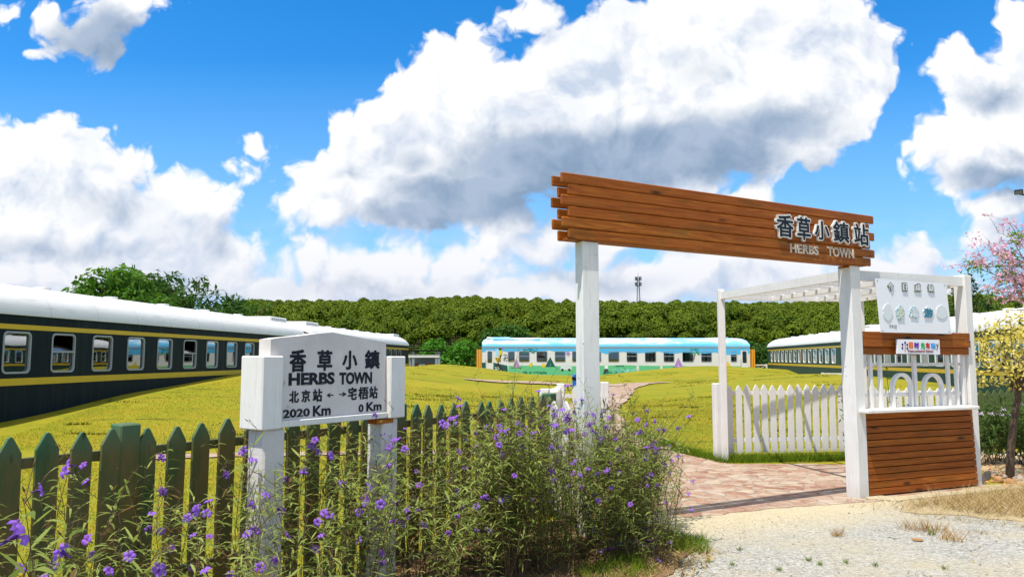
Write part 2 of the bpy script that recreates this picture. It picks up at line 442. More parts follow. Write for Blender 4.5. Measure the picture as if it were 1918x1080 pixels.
def ground(x, y):
    x = np.asarray(x, float); y = np.asarray(y, float); sh = np.broadcast(x, y).shape
    xf, yf = np.broadcast_to(x, sh).ravel(), np.broadcast_to(y, sh).ravel()
    z = _phi(xf[:,None]-_c[None,:,0], yf[:,None]-_c[None,:,1]) @ _w
    t = np.clip((yf-13.8)/5.0, 0, 1); t = t*t*(3-2*t)
    far = np.clip((110-yf)/14.0, 0, 1)
    lump = .025*np.sin(xf*1.1+.4*yf)*np.sin(yf*.55+1.3) + .018*np.sin(xf*.7-yf*.9)
    return ((z+lump)*t*far).reshape(sh)
def gz(x, y): return float(ground(x, y))

# ================================================================ ground
def grid_mesh(name, xs, ys, zf, m, dz=0.0):
    X, Y = np.meshgrid(xs, ys); Z = zf(X, Y) + dz
    nx, ny = len(xs), len(ys)
    i = np.arange(nx-1)[None,:] + nx*np.arange(ny-1)[:,None]
    F = np.stack([i, i+1, i+nx+1, i+nx], -1).reshape(-1,4)
    me = bpy.data.meshes.new(name); me.from_pydata(np.stack([X,Y,Z],-1).reshape(-1,3).tolist(), [], F.tolist())
    me.materials.append(m); me.polygons.foreach_set('use_smooth', [True]*len(me.polygons)); me.update()
    return me
def f_lawn(t):
    p = pos(t)
    a = t.noise(p, .22, 4, .6); b = t.noise(p, 1.7, 5, .65); c3 = t.noise(t.v('MULTIPLY', p, (1, 1, 1)), 26, 5, .7)
    c = t.mix(t.mapr(a, .35, .65), (.208,.218,.018), (.285,.245,.022))
    c = t.mix(t.mapr(b, .52, .72, 0, .7), c, (.30,.195,.022))
    c = t.mix(t.mapr(b, .30, .50, .75, 0), c, (.150,.190,.012))
    c = t.mix(t.mapr(c3, .3, .7), t.mix(1.0, c, (.78,.80,.72), 'MULTIPLY'), t.mix(1.0, c, (1.14,1.12,1.08), 'MULTIPLY'))
    cl = t.noise(t.v('MULTIPLY', p, (.42, 1.9, 1)), 1.0, 3, .6, .4)
    c = t.mix(t.mapr(cl, .635, .665, 0, .8), c, (.085,.085,.015))             # bare seams between turf patches
    bump(t, t.m('ADD', c3, t.m('MULTIPLY', b, 2)), .35, .03); return c
M_lawn = mat('lawn', f_lawn, .9, .04)
ys = np.concatenate([np.arange(-8, 30, .5), np.arange(30, 112, 1.0), np.arange(112, 140, 7)])
xs = np.concatenate([np.arange(-160, -36, 6), np.arange(-36, 36.1, .6), np.arange(42, 161, 6)])
lawn = link('lawn', grid_mesh('lawn', xs, ys, ground, M_lawn)); tag(lawn, kind='structure')

def sheet(name, pts, z, m, jag=0.0, step=.12, kind='structure'):
    """flat ground sheet with an irregular outline"""
    r = random.Random(len(pts)*31+int(z*1e4)); out = []
    for i, p in enumerate(pts):
        q = pts[(i+1) % len(pts)]; n = max(1, int(math.dist(p, q)/step)) if jag else 1
        nx, ny = (q[1]-p[1]), -(q[0]-p[0]); L = math.hypot(nx, ny)
        ph = r.random()*9
        for k in range(n):
            t = k/n; w = 0 if k == 0 else jag*(r.uniform(-1,1)*.6 + .6*math.sin(ph+k*.37) + .4*math.sin(ph*2+k*.11))
            out.append((p[0]+(q[0]-p[0])*t+nx/L*w, p[1]+(q[1]-p[1])*t+ny/L*w, z))
    bm = bmesh.new(); f = bm.faces.new([bm.verts.new(p) for p in out]); f.normal_update()
    if f.normal.z < 0: f.normal_flip()
    bmesh.ops.triangulate(bm, faces=[f])
    o = MB().bm(bm); k = len(out)
    o.add(out + [(p[0], p[1], p[2]-.03) for p in out], [(i, (i+1)%k, k+(i+1)%k, k+i) for i in range(k)])
    o = o.build(name, m); return tag(o, kind=kind)

def f_gravel(t):
    p = pos(t)
    v = t.new('ShaderNodeTexVoronoi'); t.put(v.inputs['Vector'], p); v.inputs['Scale'].default_value = 46
    cell = t.sep(v.outputs['Color'])[0]
    v2 = t.voro(p, 150, 'F1', out='Color'); cell2 = t.sep(v2)[1]
    big = t.noise(p, .8, 6, .65); mid = t.noise(p, 5, 5, .65)
    c = t.ramp(cell, [(0, (.13,.13,.12)), (.25, (.33,.325,.285)), (.75, (.46,.45,.39)), (1, (.62,.61,.56))])
    c = t.mix(.45, c, t.ramp(cell2, [(0, (.22,.215,.2)), (.5, (.40,.38,.33)), (1, (.58,.55,.48))]))
    c = t.mix(t.mapr(big, .46, .66, 0, .8), c, (.47,.41,.28))
    c = t.mix(t.mapr(mid, .62, .78, 0, .5), c, (.24,.19,.13))
    y = t.sep(p)
    d = t.m('SUBTRACT', t.m('SUBTRACT', y[1], t.m('MULTIPLY', y[0], .48)), t.m('MULTIPLY', big, .5))       # sand by the pavement edge
    c = t.mix(t.mapr(d, 5.45, 6.35, 0, .85), c, t.mix(t.noise(p, 40, 4, .6), (.50,.41,.235), (.64,.55,.36)))
    bump(t, t.m('ADD', t.m('MULTIPLY', v.outputs['Distance'], 1.2), t.noise(p, 9, 5, .6)), .9, .02); return c
M_gravel = mat('gravel', f_gravel, .85, .2)
def f_stone(t):
    p = pos(t)
    q = t.v('ADD', p, t.v('SCALE', t.v('SUBTRACT', t.noise(p, 3, 2, .5, color=True), (.5,.5,.5)), .22))
    q = t.v('MULTIPLY', q, (1.0, 1.25, 0.0))
    v = t.new('ShaderNodeTexVoronoi'); t.put(v.inputs['Vector'], q); v.inputs['Scale'].default_value = 5.2
    e = t.voro(q, 5.2, 'DISTANCE_TO_EDGE')
    cell = t.sep(v.outputs['Color']); n = t.noise(p, 9, 6, .7); f = t.noise(p, 45, 4, .6)
    c = t.ramp(cell[0], [(0, (.25,.115,.072)), (.25, (.34,.185,.115)), (.5, (.38,.25,.165)), (.72, (.45,.35,.25)), (1, (.30,.14,.09))])
    c = t.mix(t.mapr(n, .5, .72, 0, .75), c, (.47,.40,.31))
    c = t.mix(t.mapr(n, .30, .48, .6, 0), c, (.22,.115,.07))
    big = t.noise(p, .9, 4, .6); c = t.mix(t.mapr(big, .50, .68, 0, .65), c, (.49,.43,.34))
    c = t.mix(t.mapr(e, .012, .05, .7, 0), c, (.40,.34,.26))
    bump(t, t.m('ADD', t.m('ADD', t.mapr(e, 0, .07), t.m('MULTIPLY', n, .7)), t.m('MULTIPLY', cell[1], .7)), .8, .02); return c
M_stone = mat('crazy_paving', f_stone, .75, .25)
def f_soil(t):
    p = pos(t); n = t.noise(p, 4, 6, .7); f = t.noise(p, 40, 5, .7)
    c = t.mix(t.mapr(n, .35, .7), (.16,.085,.04), (.30,.19,.10)); c = t.mix(t.mapr(f, .55, .75, 0, .8), c, (.40,.30,.19))
    c = t.mix(t.mapr(f, .28, .42, .7, 0), c, (.07,.045,.025))
    bump(t, t.m('ADD', n, f), .9, .03); return c
M_soil = mat('soil', f_soil, .9, .1)
def f_dirt(t):
    p = pos(t); n = t.noise(p, 2.5, 6, .7); f = t.noise(p, 30, 5, .7)
    c = t.mix(t.mapr(n, .35, .7), (.42,.33,.19), (.50,.41,.25)); c = t.mix(t.mapr(f, .5, .75, 0, .7), c, (.56,.45,.27))
    c = t.mix(t.mapr(f, .28, .42, .6, 0), c, (.27,.18,.09))
    bump(t, t.m('ADD', n, f), .9, .03); return c
M_dirt = mat('dry_dirt', f_dirt, .9, .1)

sheet('gravel_road', [(-9,-7),(16,-7),(16,9.2),(6.8,9.9),(5.9,9.8),(4.2,9.2),(3.9,9.1),(1.6,8.3),(.4,7.7),(-.2,6.2),(-3.4,1.5),(-6,-2)], .004, M_gravel, .03)
sheet('stone_pavement', [(.9,7.55),(1.66,7.80),(3.9,8.62),(4.35,8.82),(5.95,9.62),(6.5,10.6),(6.6,11.75),(5.4,11.62),(3.25,11.72),(2.85,12.9),(2.75,13.7),(.4,13.6),(.55,10.2),(.3,8.2)], .010, M_stone, .05)
sheet('flower_bed_soil', [(-4.2,.2),(-3.0,.9),(-1.2,2.9),(.2,4.6),(1.0,5.6),(1.55,6.5),(1.45,7.45),(.75,7.75),(-.1,7.4),(-1.6,5.2),(-3.5,2.6),(-4.6,1.2)], .015, M_soil, .05)
sheet('dry_dirt', [(4.3,8.55),(4.2,7.95),(5.2,7.55),(6.6,7.0),(9,6.6),(14,6.2),(16,12),(12,13.2),(8,13.3),(6.75,12.6),(6.65,10.4),(6.1,9.7)], .014, M_dirt, .13)
sheet('concrete_footing', [(4.0,8.78),(4.28,8.62),(5.96,9.36),(5.92,9.52),(4.35,8.88),(4.18,9.02)], .022, M_gravel, .012)

def strip(name, pts, m, dz):
    """path draped over the lawn: pts are (x, y, width)"""
    P = []
    for i in range(len(pts)-1):
        p0, p1, p2, p3 = (pts[max(0, min(len(pts)-1, i+k))] for k in (-1,0,1,2))
        n = max(2, int(math.dist(p1[:2], p2[:2])/.35))
        for k in range(n):
            t = k/n
            P.append([.5*((2*p1[j]) + (-p0[j]+p2[j])*t + (2*p0[j]-5*p1[j]+4*p2[j]-p3[j])*t*t + (-p0[j]+3*p1[j]-3*p2[j]+p3[j])*t**3) for j in range(3)])
    P.append(list(pts[-1])); r = random.Random(5); K = 6; vs = []; fs = []
    for i, p in enumerate(P):
        a, b = P[max(0,i-1)], P[min(len(P)-1,i+1)]; dx, dy = b[0]-a[0], b[1]-a[1]; L = math.hypot(dx, dy) or 1
        for k in range(K+1):
            s = (k/K-.5)*p[2] + (r.uniform(-.07,.07) if k in (0,K) else 0)
            x, y = p[0]+dy/L*s, p[1]-dx/L*s; vs.append((x, y, gz(x,y)+dz))
    for i in range(len(P)-1):
        for k in range(K): a = i*(K+1)+k; fs.append((a+1, a, a+K+1, a+K+2))
    return tag(MB().add(vs, fs, True).build(name, m), kind='structure')
strip('stone_path', [(1.65,13.3,2.1),(1.75,15.5,1.9),(1.95,19,1.6),(2.7,25,1.6),(3.9,31,2.0),(4.9,38,2.4),(6.6,45,2.8),(9.2,48,2.0)], M_stone, .05)
strip('stone_path', [(5.6,42.5,2.0),(3.6,45.5,2.2),(1.5,47,2.2),(-1,47.6,1.8),(-3,47.6,1.0)], M_stone, .07)
strip('stone_path', [(1.2,12.9,.5),(-1.5,13.0,.55),(-4.2,12.75,.5),(-6.5,12.2,.5),(-9,11.5,.5)], M_stone, .02)

# ---- hill behind the trains
def f_hill(t):
    p = pos(t); n = t.noise(p, .3, 5, .65)
    return t.mix(n, (.02,.045,.008), (.07,.10,.015))
M_hill = mat('hill_undergrowth', f_hill, .9, .1)
def crest(x, Y=270.0):
    px = x/Y*F_PX + 959
    return np.interp(px, [-900,300,480,700,940,1120,1350,1500,1560,1650,1800,2600], [590,580,572,568,563,572,574,570,560,557,560,570])
def hill_z(X, Y):
    top = (HORIZON - crest(X))/F_PX*270 + CAM_Z - 6.2
    t = np.clip((Y-118)/150, 0, 1); s = t**0.9*(1.15-.15*t)
    return top*s + .8*np.sin(X*.09+Y*.05)*np.sin(Y*.07)*t - .15 + np.where(Y > 268, -(Y-268)*.25, 0)
hill = link('hill', grid_mesh('hill', np.arange(-260, 281, 5), np.arange(116, 330, 5), hill_z, M_hill)); tag(hill, kind='structure')
far = tag(MB().add([(-2500,-2000,-2),(2500,-2000,-2),(2500,4000,-2),(-2500,4000,-2)], [(0,1,2,3)]).build('ground', M_lawn), kind='structure')

# ================================================================ station name sign
A_SIGN = R(34.0); O_SIGN = (-1.42, 4.35)
sg = thing('station_name_sign', 'white station name board on two plaster posts with black hand painted lettering HERBS TOWN', 'sign', (*O_SIGN, 0), axis(A_SIGN))
SL = s_at(760, O_SIGN, A_SIGN)                                  # right end of the right head block
zb = z_at(495, 806, O_SIGN, A_SIGN); zt = z_at(495, 666, O_SIGN, A_SIGN)
b1 = s_at(529, O_SIGN, A_SIGN); b2 = s_at(733, O_SIGN, A_SIGN)
MB().cbox(0, b1+.01, 0, .20, zb, zt, .007).build('head_block', M_white, sg)
MB().cbox(b2-.005, SL, 0, .20, zb, zt, .007).build('head_block', M_white, sg)
bd = MB(); mid = s_at(628, O_SIGN, A_SIGN)
ze = z_at(518, 636, O_SIGN, A_SIGN); zp = z_at(628, 621, O_SIGN, A_SIGN); zr = z_at(728, 644, O_SIGN, A_SIGN)
eL = s_at(515, O_SIGN, A_SIGN)
pts = [(eL, zt-.01), (b1+.014, zt-.01), (b1+.014, zb+.005), (b2-.009, zb+.005), (b2-.009, ze+.0)] 
n = 14; top = []
for i in range(n+1):
    t = i/n; x = (b2-.009)*(1-t) + eL*t
    z = ze + (zp-ze)*(1-abs(x-mid)/max(mid-eL, b2-mid))**1.0 + rng.uniform(-.002, .002); top.append((x, z))
bd.prism(pts[:4] + top, .045, .15)
o = bd.build('board', M_plaster, sg)
MB().cbox(b1+.012, b2-.007, .02, .045, zb+.004, zb+.042, .004).build('bottom_ledge', M_white, sg)
pw = .155
for x0, x1 in ((.045, .045+pw), (b2-.045, b2-.045+pw)):
    MB().cbox(x0, x1, .03, .18, -.05, zb, .012).build('post', M_plaster, sg)
MB().cbox(b2-.10, b2+.06, .028, .12, zb-.035, zb-.001, .003).build('bracket', M_brown, sg)
OT = (O_SIGN[0] - .0425*math.cos(A_SIGN), O_SIGN[1] + .0425*math.sin(A_SIGN))
def put_line(glyphs, off=.006, bold=0):
    for body, px0, px1, pyb, pyt in glyphs:
        x0, x1 = s_at(px0, OT, A_SIGN), s_at(px1, OT, A_SIGN)
        z0, z1 = z_at(px0, pyb, OT, A_SIGN), z_at(px0, pyt, OT, A_SIGN)
        text('lettering', body, .1, sg, M_brush, x0, .0425, z0, .001, off, x1-x0, z1-z0, bold=bold)
put_line([('香',542,573,697,654), ('草',594,622,694.5,655), ('小',641,669,692,656), ('鎮',683,711,691,655)], 0, .0034)
put_line([('HERBS',541,627,722,698), ('TOWN',636,697,720,697)], .0042)
put_line([('北',543,561,754.5,732), ('京',566,582,753,730), ('站',587,604.5,752.5,728), ('←',613,626,744,736), ('→',635.5,649.5,742.5,734), ('宅',653,669,749,725), ('梧',672,691,748,724), ('站',692.5,708,746.5,723)], 0, .0030)
put_line([('2020',532,582,783,767), ('Km',588,621,779.5,759.5), ('0',673,682,771.5,757), ('Km',687.5,715.5,770,753)], .0028)

# ================================================================ green picket fence
A_FEN = R(34.7); O_FEN = (-2.45, 3.79)
gf = thing('picket_fence', 'weathered dark green picket fence running behind the white station sign', 'fence', (*O_FEN, 0), axis(A_FEN))
def picket(w, h, z0, tip, th):
    """pointed paling with a slightly rounded tip"""
    return MB().prism([(-w/2, z0), (w/2, z0), (w/2, h-tip), (w*.10, h-.006), (0, h), (-w*.10, h-.006), (-w/2, h-tip)], 0, th)
proto_m = [picket(.108, 1.22, .04, .085, .022).build('picket', M_green) for _ in range(1)][0]
me_p = proto_m.data; bpy.data.objects.remove(proto_m)
skip = s_at(250, O_FEN, A_FEN)
ss = [-.52, -.345, -.172, 0, .164, .318, .473, .682, .857, 1.021, 1.197]
while ss[-1] < 4.95: ss.append(ss[-1] + .1735)
for i, s in enumerate(ss):
    p = link('picket', me_p, gf, (s, rng.uniform(-.004,.004), rng.uniform(-.018,.012)))
    p.rotation_euler = (rng.uniform(-.012,.012), rng.uniform(-.014,.014), 0); p.scale.x = rng.uniform(.94,1.05)
for z in (1.075, .36): MB().box(-.7, 5.05, .024, .062, z-.026, z+.026).build('rail', M_green, gf)
for s in (skip, 2.85, 5.06): MB().cbox(s-.058, s+.058, .064 if s == 2.85 else -.004, .11, -.05, 1.235, .008).build('post', M_green, gf)

# ================================================================ white picket fences
wp = picket(.10, 1.17, .10, .075, .022); o = wp.build('picket', M_white); me_w = o.data; bpy.data.objects.remove(o)
wp = picket(.10, 1.12, .06, .075, .022); o = wp.build('picket', M_white); me_w2 = o.data; bpy.data.objects.remove(o)
def white_fence(O, E, label, spacing=.148, me=me_w, posts=(), post_h=1.2, first=.1, z0=0.0, rails=(1.04, .30), pw=.12):
    a = math.atan2(E[0]-O[0], E[1]-O[1]); L = math.dist(O, E)
    f = thing('picket_fence', label, 'fence', (*O, z0), axis(a), 'white picket fences by the gate')
    n = int((L-first)/spacing) + 1
    for i in range(n):
        p = link('picket', me, f, (first+i*spacing, 0, rng.uniform(-.008,.008))); p.rotation_euler.y = rng.uniform(-.008,.008)
    for z in rails: MB().box(0, L, .024, .058, z-.03, z+.03).build('rail', M_white, f)
    for s in posts: MB().cbox(s-pw/2, s+pw/2, .06-pw, .06, -.03, post_h, .008).build('post', M_white, f)
    return f
white_fence((3.27,12.15), (5.95,12.6), 'white picket fence left of the kiosk standing in a grass verge', posts=(-.02,), first=.20)
white_fence((6.15,13.75), (8.25,13.9), 'white picket fence seen through the arched window of the kiosk', me=me_w2, z0=-.06, posts=(2.1,), post_h=1.0)
white_fence((.43,10.0), (.77,12.0), 'short white picket fence running back behind the end of the green fence', spacing=.16, posts=(0,2.0), first=.16)
white_fence((.77,12.1), (1.47,12.15), 'short white picket fence with a gap directly behind the left gate post', spacing=.30, posts=(.70,), first=.24, post_h=1.22, rails=(1.0,.3))
white_fence((.36,7.75), (.74,7.25), 'two white pickets and rails beside the foot of the left gate post', spacing=.19, first=.08)

# ================================================================ entrance gate with plank board
A_G = R(60.6); O_G = (0.44, 6.80)
gt = thing('entrance_gate', 'tall entrance gate with brown plank board and raised white edged lettering on two white posts', 'gate', (*O_G, 0), axis(A_G))
GL = s_at(1645, O_G, A_G)
def loc_of(px, Y_off=0): return s_at(px, O_G, A_G)
zbot = z_at(1056, 447, O_G, A_G); ztop = z_at(1052, 322, O_G, A_G); ph = (ztop-zbot)/6
for side, (ya, yb) in (('f', (-.028, 0)), ('b', (.132, .158))):
    for i in range(6):
        z1 = ztop - i*ph; long_ = i % 2 == 0
        x0, x1 = (-.005, GL) if long_ else (.065, GL-.085)
        if side == 'b': x0, x1 = x0-.0, x1
        p = MB().cbox(x0+rng.uniform(-.006,.006), x1+rng.uniform(-.006,.006), ya, yb, z1-ph+.003, z1-.003, .009)
        p.build('plank', M_brown, gt)
for x in (.20, GL*.5, GL-.26): MB().box(x, x+.06, .001, .131, zbot+.02, ztop-.02).build('batten', M_brown, gt)
MB().box(.10, GL-.12, .01, .12, zbot+.004, zbot+.028).build('soffit_board', M_brown, gt)
sR = s_at(1618, O_G, A_G)-.055
for s, w, d in ((s_at(1094, O_G, A_G), .19, .12), (sR-.09, .175, .175)):
    MB().cbox(s, s+w, .014, .014+d, -.05, zbot+.002 if s < 1 else zbot+.003, .008).build('post', M_white, gt)
MB().cbox(sR-.10, sR+.095, .030, .17, zbot-.025, zbot-.001, .003).build('post_cap', M_brown, gt)
# raised characters: thick white backing with the dark character on its face
def gate_letter(ch, px0, px1, pyb, pyt):
    x0, x1 = s_at(px0, O_G, A_G), s_at(px1, O_G, A_G); z0, z1 = z_at(px0, pyb, O_G, A_G), z_at(px0, pyt, O_G, A_G)
    bk = text('raised_letter', ch, .2, gt, M_white, x0, -.043, z0, .012, 0, x1-x0, z1-z0, bold=.0135, bold_n=10)
    w, h = x1-x0, z1-z0
    text('character', ch, .2, bk, M_black, w*.065, -.0142, h*.06, .002, 0, w*.87, h*.88, bold=.0036)
for g in (('香',1454,1490,446,399), ('草',1493,1522,452,403.5), ('小',1526,1558,451,411), ('鎮',1561,1595,456,412), ('站',1600.5,1632,461,416)): gate_letter(*g)
M_relief = plain('faded_white_paint', (.50,.42,.33), .6, .3, .2, 8)
for body, px0, px1, pyb, pyt in (('HERBS',1483,1537,473.5,456), ('TOWN',1554,1604,480,462)):
    x0, x1 = s_at(px0, O_G, A_G), s_at(px1, O_G, A_G); z0, z1 = z_at(px0, pyb, O_G, A_G), z_at(px0, pyt, O_G, A_G)
    text('lettering', body, .1, gt, M_relief, x0, -.0325, z0, .004, .003, x1-x0, z1-z0, space=1.05)

# ================================================================ pergola
gdir = Vector((math.sin(A_G), math.cos(A_G), 0)); post_p = Vector((*O_G, 0)) + gdir*(sR) + Vector((-math.cos(A_G), math.sin(A_G), 0))*.10
A_K = R(66.0); O_K = (post_p.x + .02, post_p.y + .0)
SK = s_at(1812, O_K, A_K)                                        # left edge of the right kiosk post
kdir = Vector((math.sin(A_K), math.cos(A_K), 0)); kn = Vector((-math.cos(A_K), math.sin(A_K), 0))
PB = Vector((3.31, 12.0, 0)); PC = Vector((*O_K, 0)) + kdir*(SK+.08) + kn*.02; PA = Vector((*O_K, 0)) + kn*.02
PD = PB + Vector((2.45, .55, 0))
pg = thing('pergola', 'white timber pergola with slatted roof behind the gate, joined to the kiosk', 'pergola', tuple(PB))
HT = 2.63
def rel(p, z): return (p.x-PB.x, p.y-PB.y, z)
MB().cbox(-.05, .05, -.05, .05, -.03, HT+.05, .006).build('post', M_white, pg)
MB().cbox(PD.x-PB.x-.05, PD.x-PB.x+.05, PD.y-PB.y-.05, PD.y-PB.y+.05, -.03, HT-.02, .006).build('post', M_white, pg)
def pbar(nm, p, q, z, w, h): MB().bar(rel(p, z), rel(q, z), w, h).build(nm, M_white, pg)
pbar('side_beam', PB, PA, HT-.05, .05, .11)
pbar('side_beam', PD, PC, HT-.05, .05, .11)
pbar('front_beam', PA + kdir*.075, PC - kdir*.07, HT-.055, .05, .115)
pbar('back_beam', PB+Vector((.05,0,0)), PD, HT-.06, .05, .10)
N = 9
for i in range(1, N):
    t = i/N; p = PB.lerp(PA, t); q = PD.lerp(PC, t); pbar('roof_slat', p + (q-p)*.012, q - (q-p)*.012, HT-.03, .045, .055)
for t in (.36, .68): pbar('rafter', PB.lerp(PD, t), PA.lerp(PC, t), HT-.09, .04, .06)

# ================================================================ kiosk
ks = thing('kiosk', 'white and brown timber kiosk with an arched grille window and counter shelf', 'kiosk', (*O_K, 0), axis(A_K))
zs = z_at(1720, 763, O_K, A_K)
x0 = .085
MB().cbox(SK, SK+.13, -.03, .13, -.03, HT+.03, .007).build('post', M_white, ks)
OS = tuple((Vector((*O_K,0)) - kn*.20)[:2])
MB().cbox(s_at(1622, OS, A_K), s_at(1832, OS, A_K), -.20, .10, zs-.028, zs+.012, .008).build('counter_shelf', M_white, ks)
n = 12; hh = (zs-.03-.03)/n
for i in range(n):
    z = .03 + i*hh; d = .045 - .0026*i
    MB().add([(x0,-.02-d,z),(SK,-.02-d,z),(SK,.02,z),(x0,.02,z),(x0,-.02,z+hh+.004),(SK,-.02,z+hh+.004),(SK,.02,z+hh+.004),(x0,.02,z+hh+.004)] if i < 0 else
             [(x0,-.02-d,z),(SK,-.02-d,z),(SK,.02-d,z),(x0,.02-d,z),(x0,-.02-d,z+hh-.012),(SK,-.02-d,z+hh-.012),(SK,.02-d,z+hh-.004),(x0,.02-d,z+hh-.004)],
             [(3,2,1,0),(4,5,6,7),(0,1,5,4),(1,2,6,5),(2,3,7,6),(3,0,4,7)]).build('slat', M_brown, ks)
MB().box(x0, SK-.001, .025, .045, .02, zs-.03).build('back_panel', M_brown, ks)
zf0, zf1 = z_at(1720, 664, O_K, A_K), z_at(1720, 622, O_K, A_K)
for i in range(3):
    h3 = (zf1-zf0)/3; z = zf0 + i*h3; d = .018*(i % 2) + .012*i
    MB().cbox(x0+.002, SK-.004, -.04-d, -.002-d, z+.002, z+h3-.002, .004).build('fascia_board', M_brown, ks)
MB().box(x0+.004, SK-.006, .0, .02, zf0+.01, zf1-.01).build('fascia_backing', M_brown, ks)
zw0, zw1 = zs+.012, zf0
for px, w in ((1633,.042), (1651,.042), (1715.5,.052), (1778,.042), (1793.5,.04), (1807,.05)):
    s = s_at(px, O_K, A_K); MB().cbox(s-w/2, s+w/2, .0, .04, zw0, zw1, .004).build('window_bar', M_white, ks)
for py, dz in ((682, 0), (738, 0)):
    z = z_at(1720, py, O_K, A_K); MB().cbox(x0+.02, SK-.002, .041, .062, z-.02, z+.02, .003).build('window_rail', M_white, ks)
for pa, pb, pt in ((1670,1708,698), (1728,1765.5,698.5)):
    xa, xb = s_at(pa, O_K, A_K), s_at(pb, O_K, A_K); zt = z_at((pa+pb)/2, pt, O_K, A_K); r = (xb-xa)/2; xm = (xa+xb)/2; w = .038
    outer = [(xa, zw0)] + [(xm - r*math.cos(math.pi*i/16), zt-r + r*math.sin(math.pi*i/16)) for i in range(17)] + [(xb, zw0)]
    ri = r-w; inner = [(xb-w, zw0)] + [(xm + ri*math.cos(math.pi*i/16), zt-r + ri*math.sin(math.pi*i/16)) for i in range(17)] + [(xa+w, zw0)]
    k = len(outer); m = MB(); vs = [(x,-.012,z) for x,z in outer] + [(x,-.012,z) for x,z in reversed(inner)] + [(x,.035,z) for x,z in outer] + [(x,.035,z) for x,z in reversed(inner)]
    fs = []
    for i in range(k-1):
        fs += [(k+i, k+i+1, i+1, i)[::-1], (2*k+i, 2*k+i+1, 3*k+i+1, 3*k+i)[::-1], (i, i+1, 2*k+i+1, 2*k+i)[::-1], (k+i, k+i+1, 3*k+i+1, 3*k+i)]
    m.add([(x,y,z) for x,y,z in vs], fs).build('window_arch', M_white, ks)
MB().tube([(SK+.13,.03,1.20),(SK+.17,.03,1.20)], [.018,.026], 8).build('knob', M_white, ks)

# ---- white menu board hanging on the kiosk front
mb_ = thing('menu_board', 'white menu board with raised grey and blue lettering hanging above the kiosk window', 'sign', (*(Vector((*O_K,0)) - kn*.14)[:2], 0), axis(A_K))
OM = tuple((Vector((*O_K,0)) - kn*.14)[:2])
def mx(px): return s_at(px, OM, A_K)
def mz(px, py): return z_at(px, py, OM, A_K)
M_sheet = plain('white_sheet', (.80,.80,.82), .35, .4, .03, 2)
MB().prism([(mx(1653),mz(1653,622)), (mx(1785.5),mz(1785.5,625)), (mx(1780),mz(1780,531)), (mx(1647),mz(1647,521))], -.006, .006).build('panel', M_sheet, mb_)
M_grey = plain('grey_lettering', (.20,.21,.18), .5, .3, .1, 20); M_lt = plain('pale_lettering', (.66,.70,.70), .45, .3, .06, 20)
M_aqua = plain('pale_aqua_lettering', (.40,.58,.62), .45, .3, .1, 20); M_teal = plain('teal_lettering', (.03,.20,.28), .5, .3, .15, 20)
M_cream = plain('pale_yellow_lettering', (.62,.66,.50), .5, .3, .1, 20)
for ch, pa, pb, yb, yt in (('今',1668,1680,545,528), ('日',1695.5,1705,546,529), ('成',1718.5,1731,547,530), ('缺',1743.5,1756,548,532)):
    w = mx(pb)-mx(pa); h = mz(pa,yt)-mz(pa,yb)
    bk = text('raised_letter', ch, .1, mb_, M_grey, mx(pa), -.012, mz(pa,yb), .005, 0, w, h, bold=.008, bold_n=8)
    text('character', ch, .1, bk, M_lt, w*.14, -.0068, h*.14, .002, 0, w*.72, h*.72, bold=.002)
def blob(pa, pb, yb, yt, seed, m, notch=.16):
    r = random.Random(seed); xa, xb = mx(pa), mx(pb); za, zb_ = mz(pa,yb), mz(pa,yt); n = 22
    pts = [((xa+xb)/2 + (xb-xa)/2*math.cos(2*math.pi*i/n)*(1-notch*r.random()), (za+zb_)/2 + (zb_-za)/2*math.sin(2*math.pi*i/n)*(1-notch*r.random())) for i in range(n)]
    return MB().prism(pts, -.014, -.0065).build('raised_letter', m, mb_)
for (pa, pb, yb, yt, sd, m1, ch, m2, off) in ((1657,1676,600,568,1,M_lt,None,None,0), (1681,1699,603,569,2,M_aqua,'英',M_cream,.003), (1705,1726,598,572,3,M_aqua,'湯',M_lt,.001),
                                        (1731,1754,598,573,4,M_lt,'游',M_teal,.004), (1757,1779,598,571,5,M_lt,None,None,0)):
    bk = blob(pa, pb, yb, yt, sd, m1, .12 if ch is None else .30)
    if ch: text('character', ch, .1, bk, m2, mx(pa)+(mx(pb)-mx(pa))*.14, -.0165, mz(pa,yb)+(mz(pa,yt)-mz(pa,yb))*.16, .002, 0, (mx(pb)-mx(pa))*.72, (mz(pa,yt)-mz(pa,yb))*.68, bold=.0035)
text('lettering', '下午日', .03, mb_, M_grey, mx(1668), -.0085, mz(1668,614.5), .001, 0, mx(1682)-mx(1668), .045)
for px, py in ((1656,619), (1781,621), (1650,525), (1777,534)):
    MB().tube([(mx(px), -.006, mz(px,py)), (mx(px), -.010, mz(px,py))], .007, 8).build('screw', M_grey, mb_)

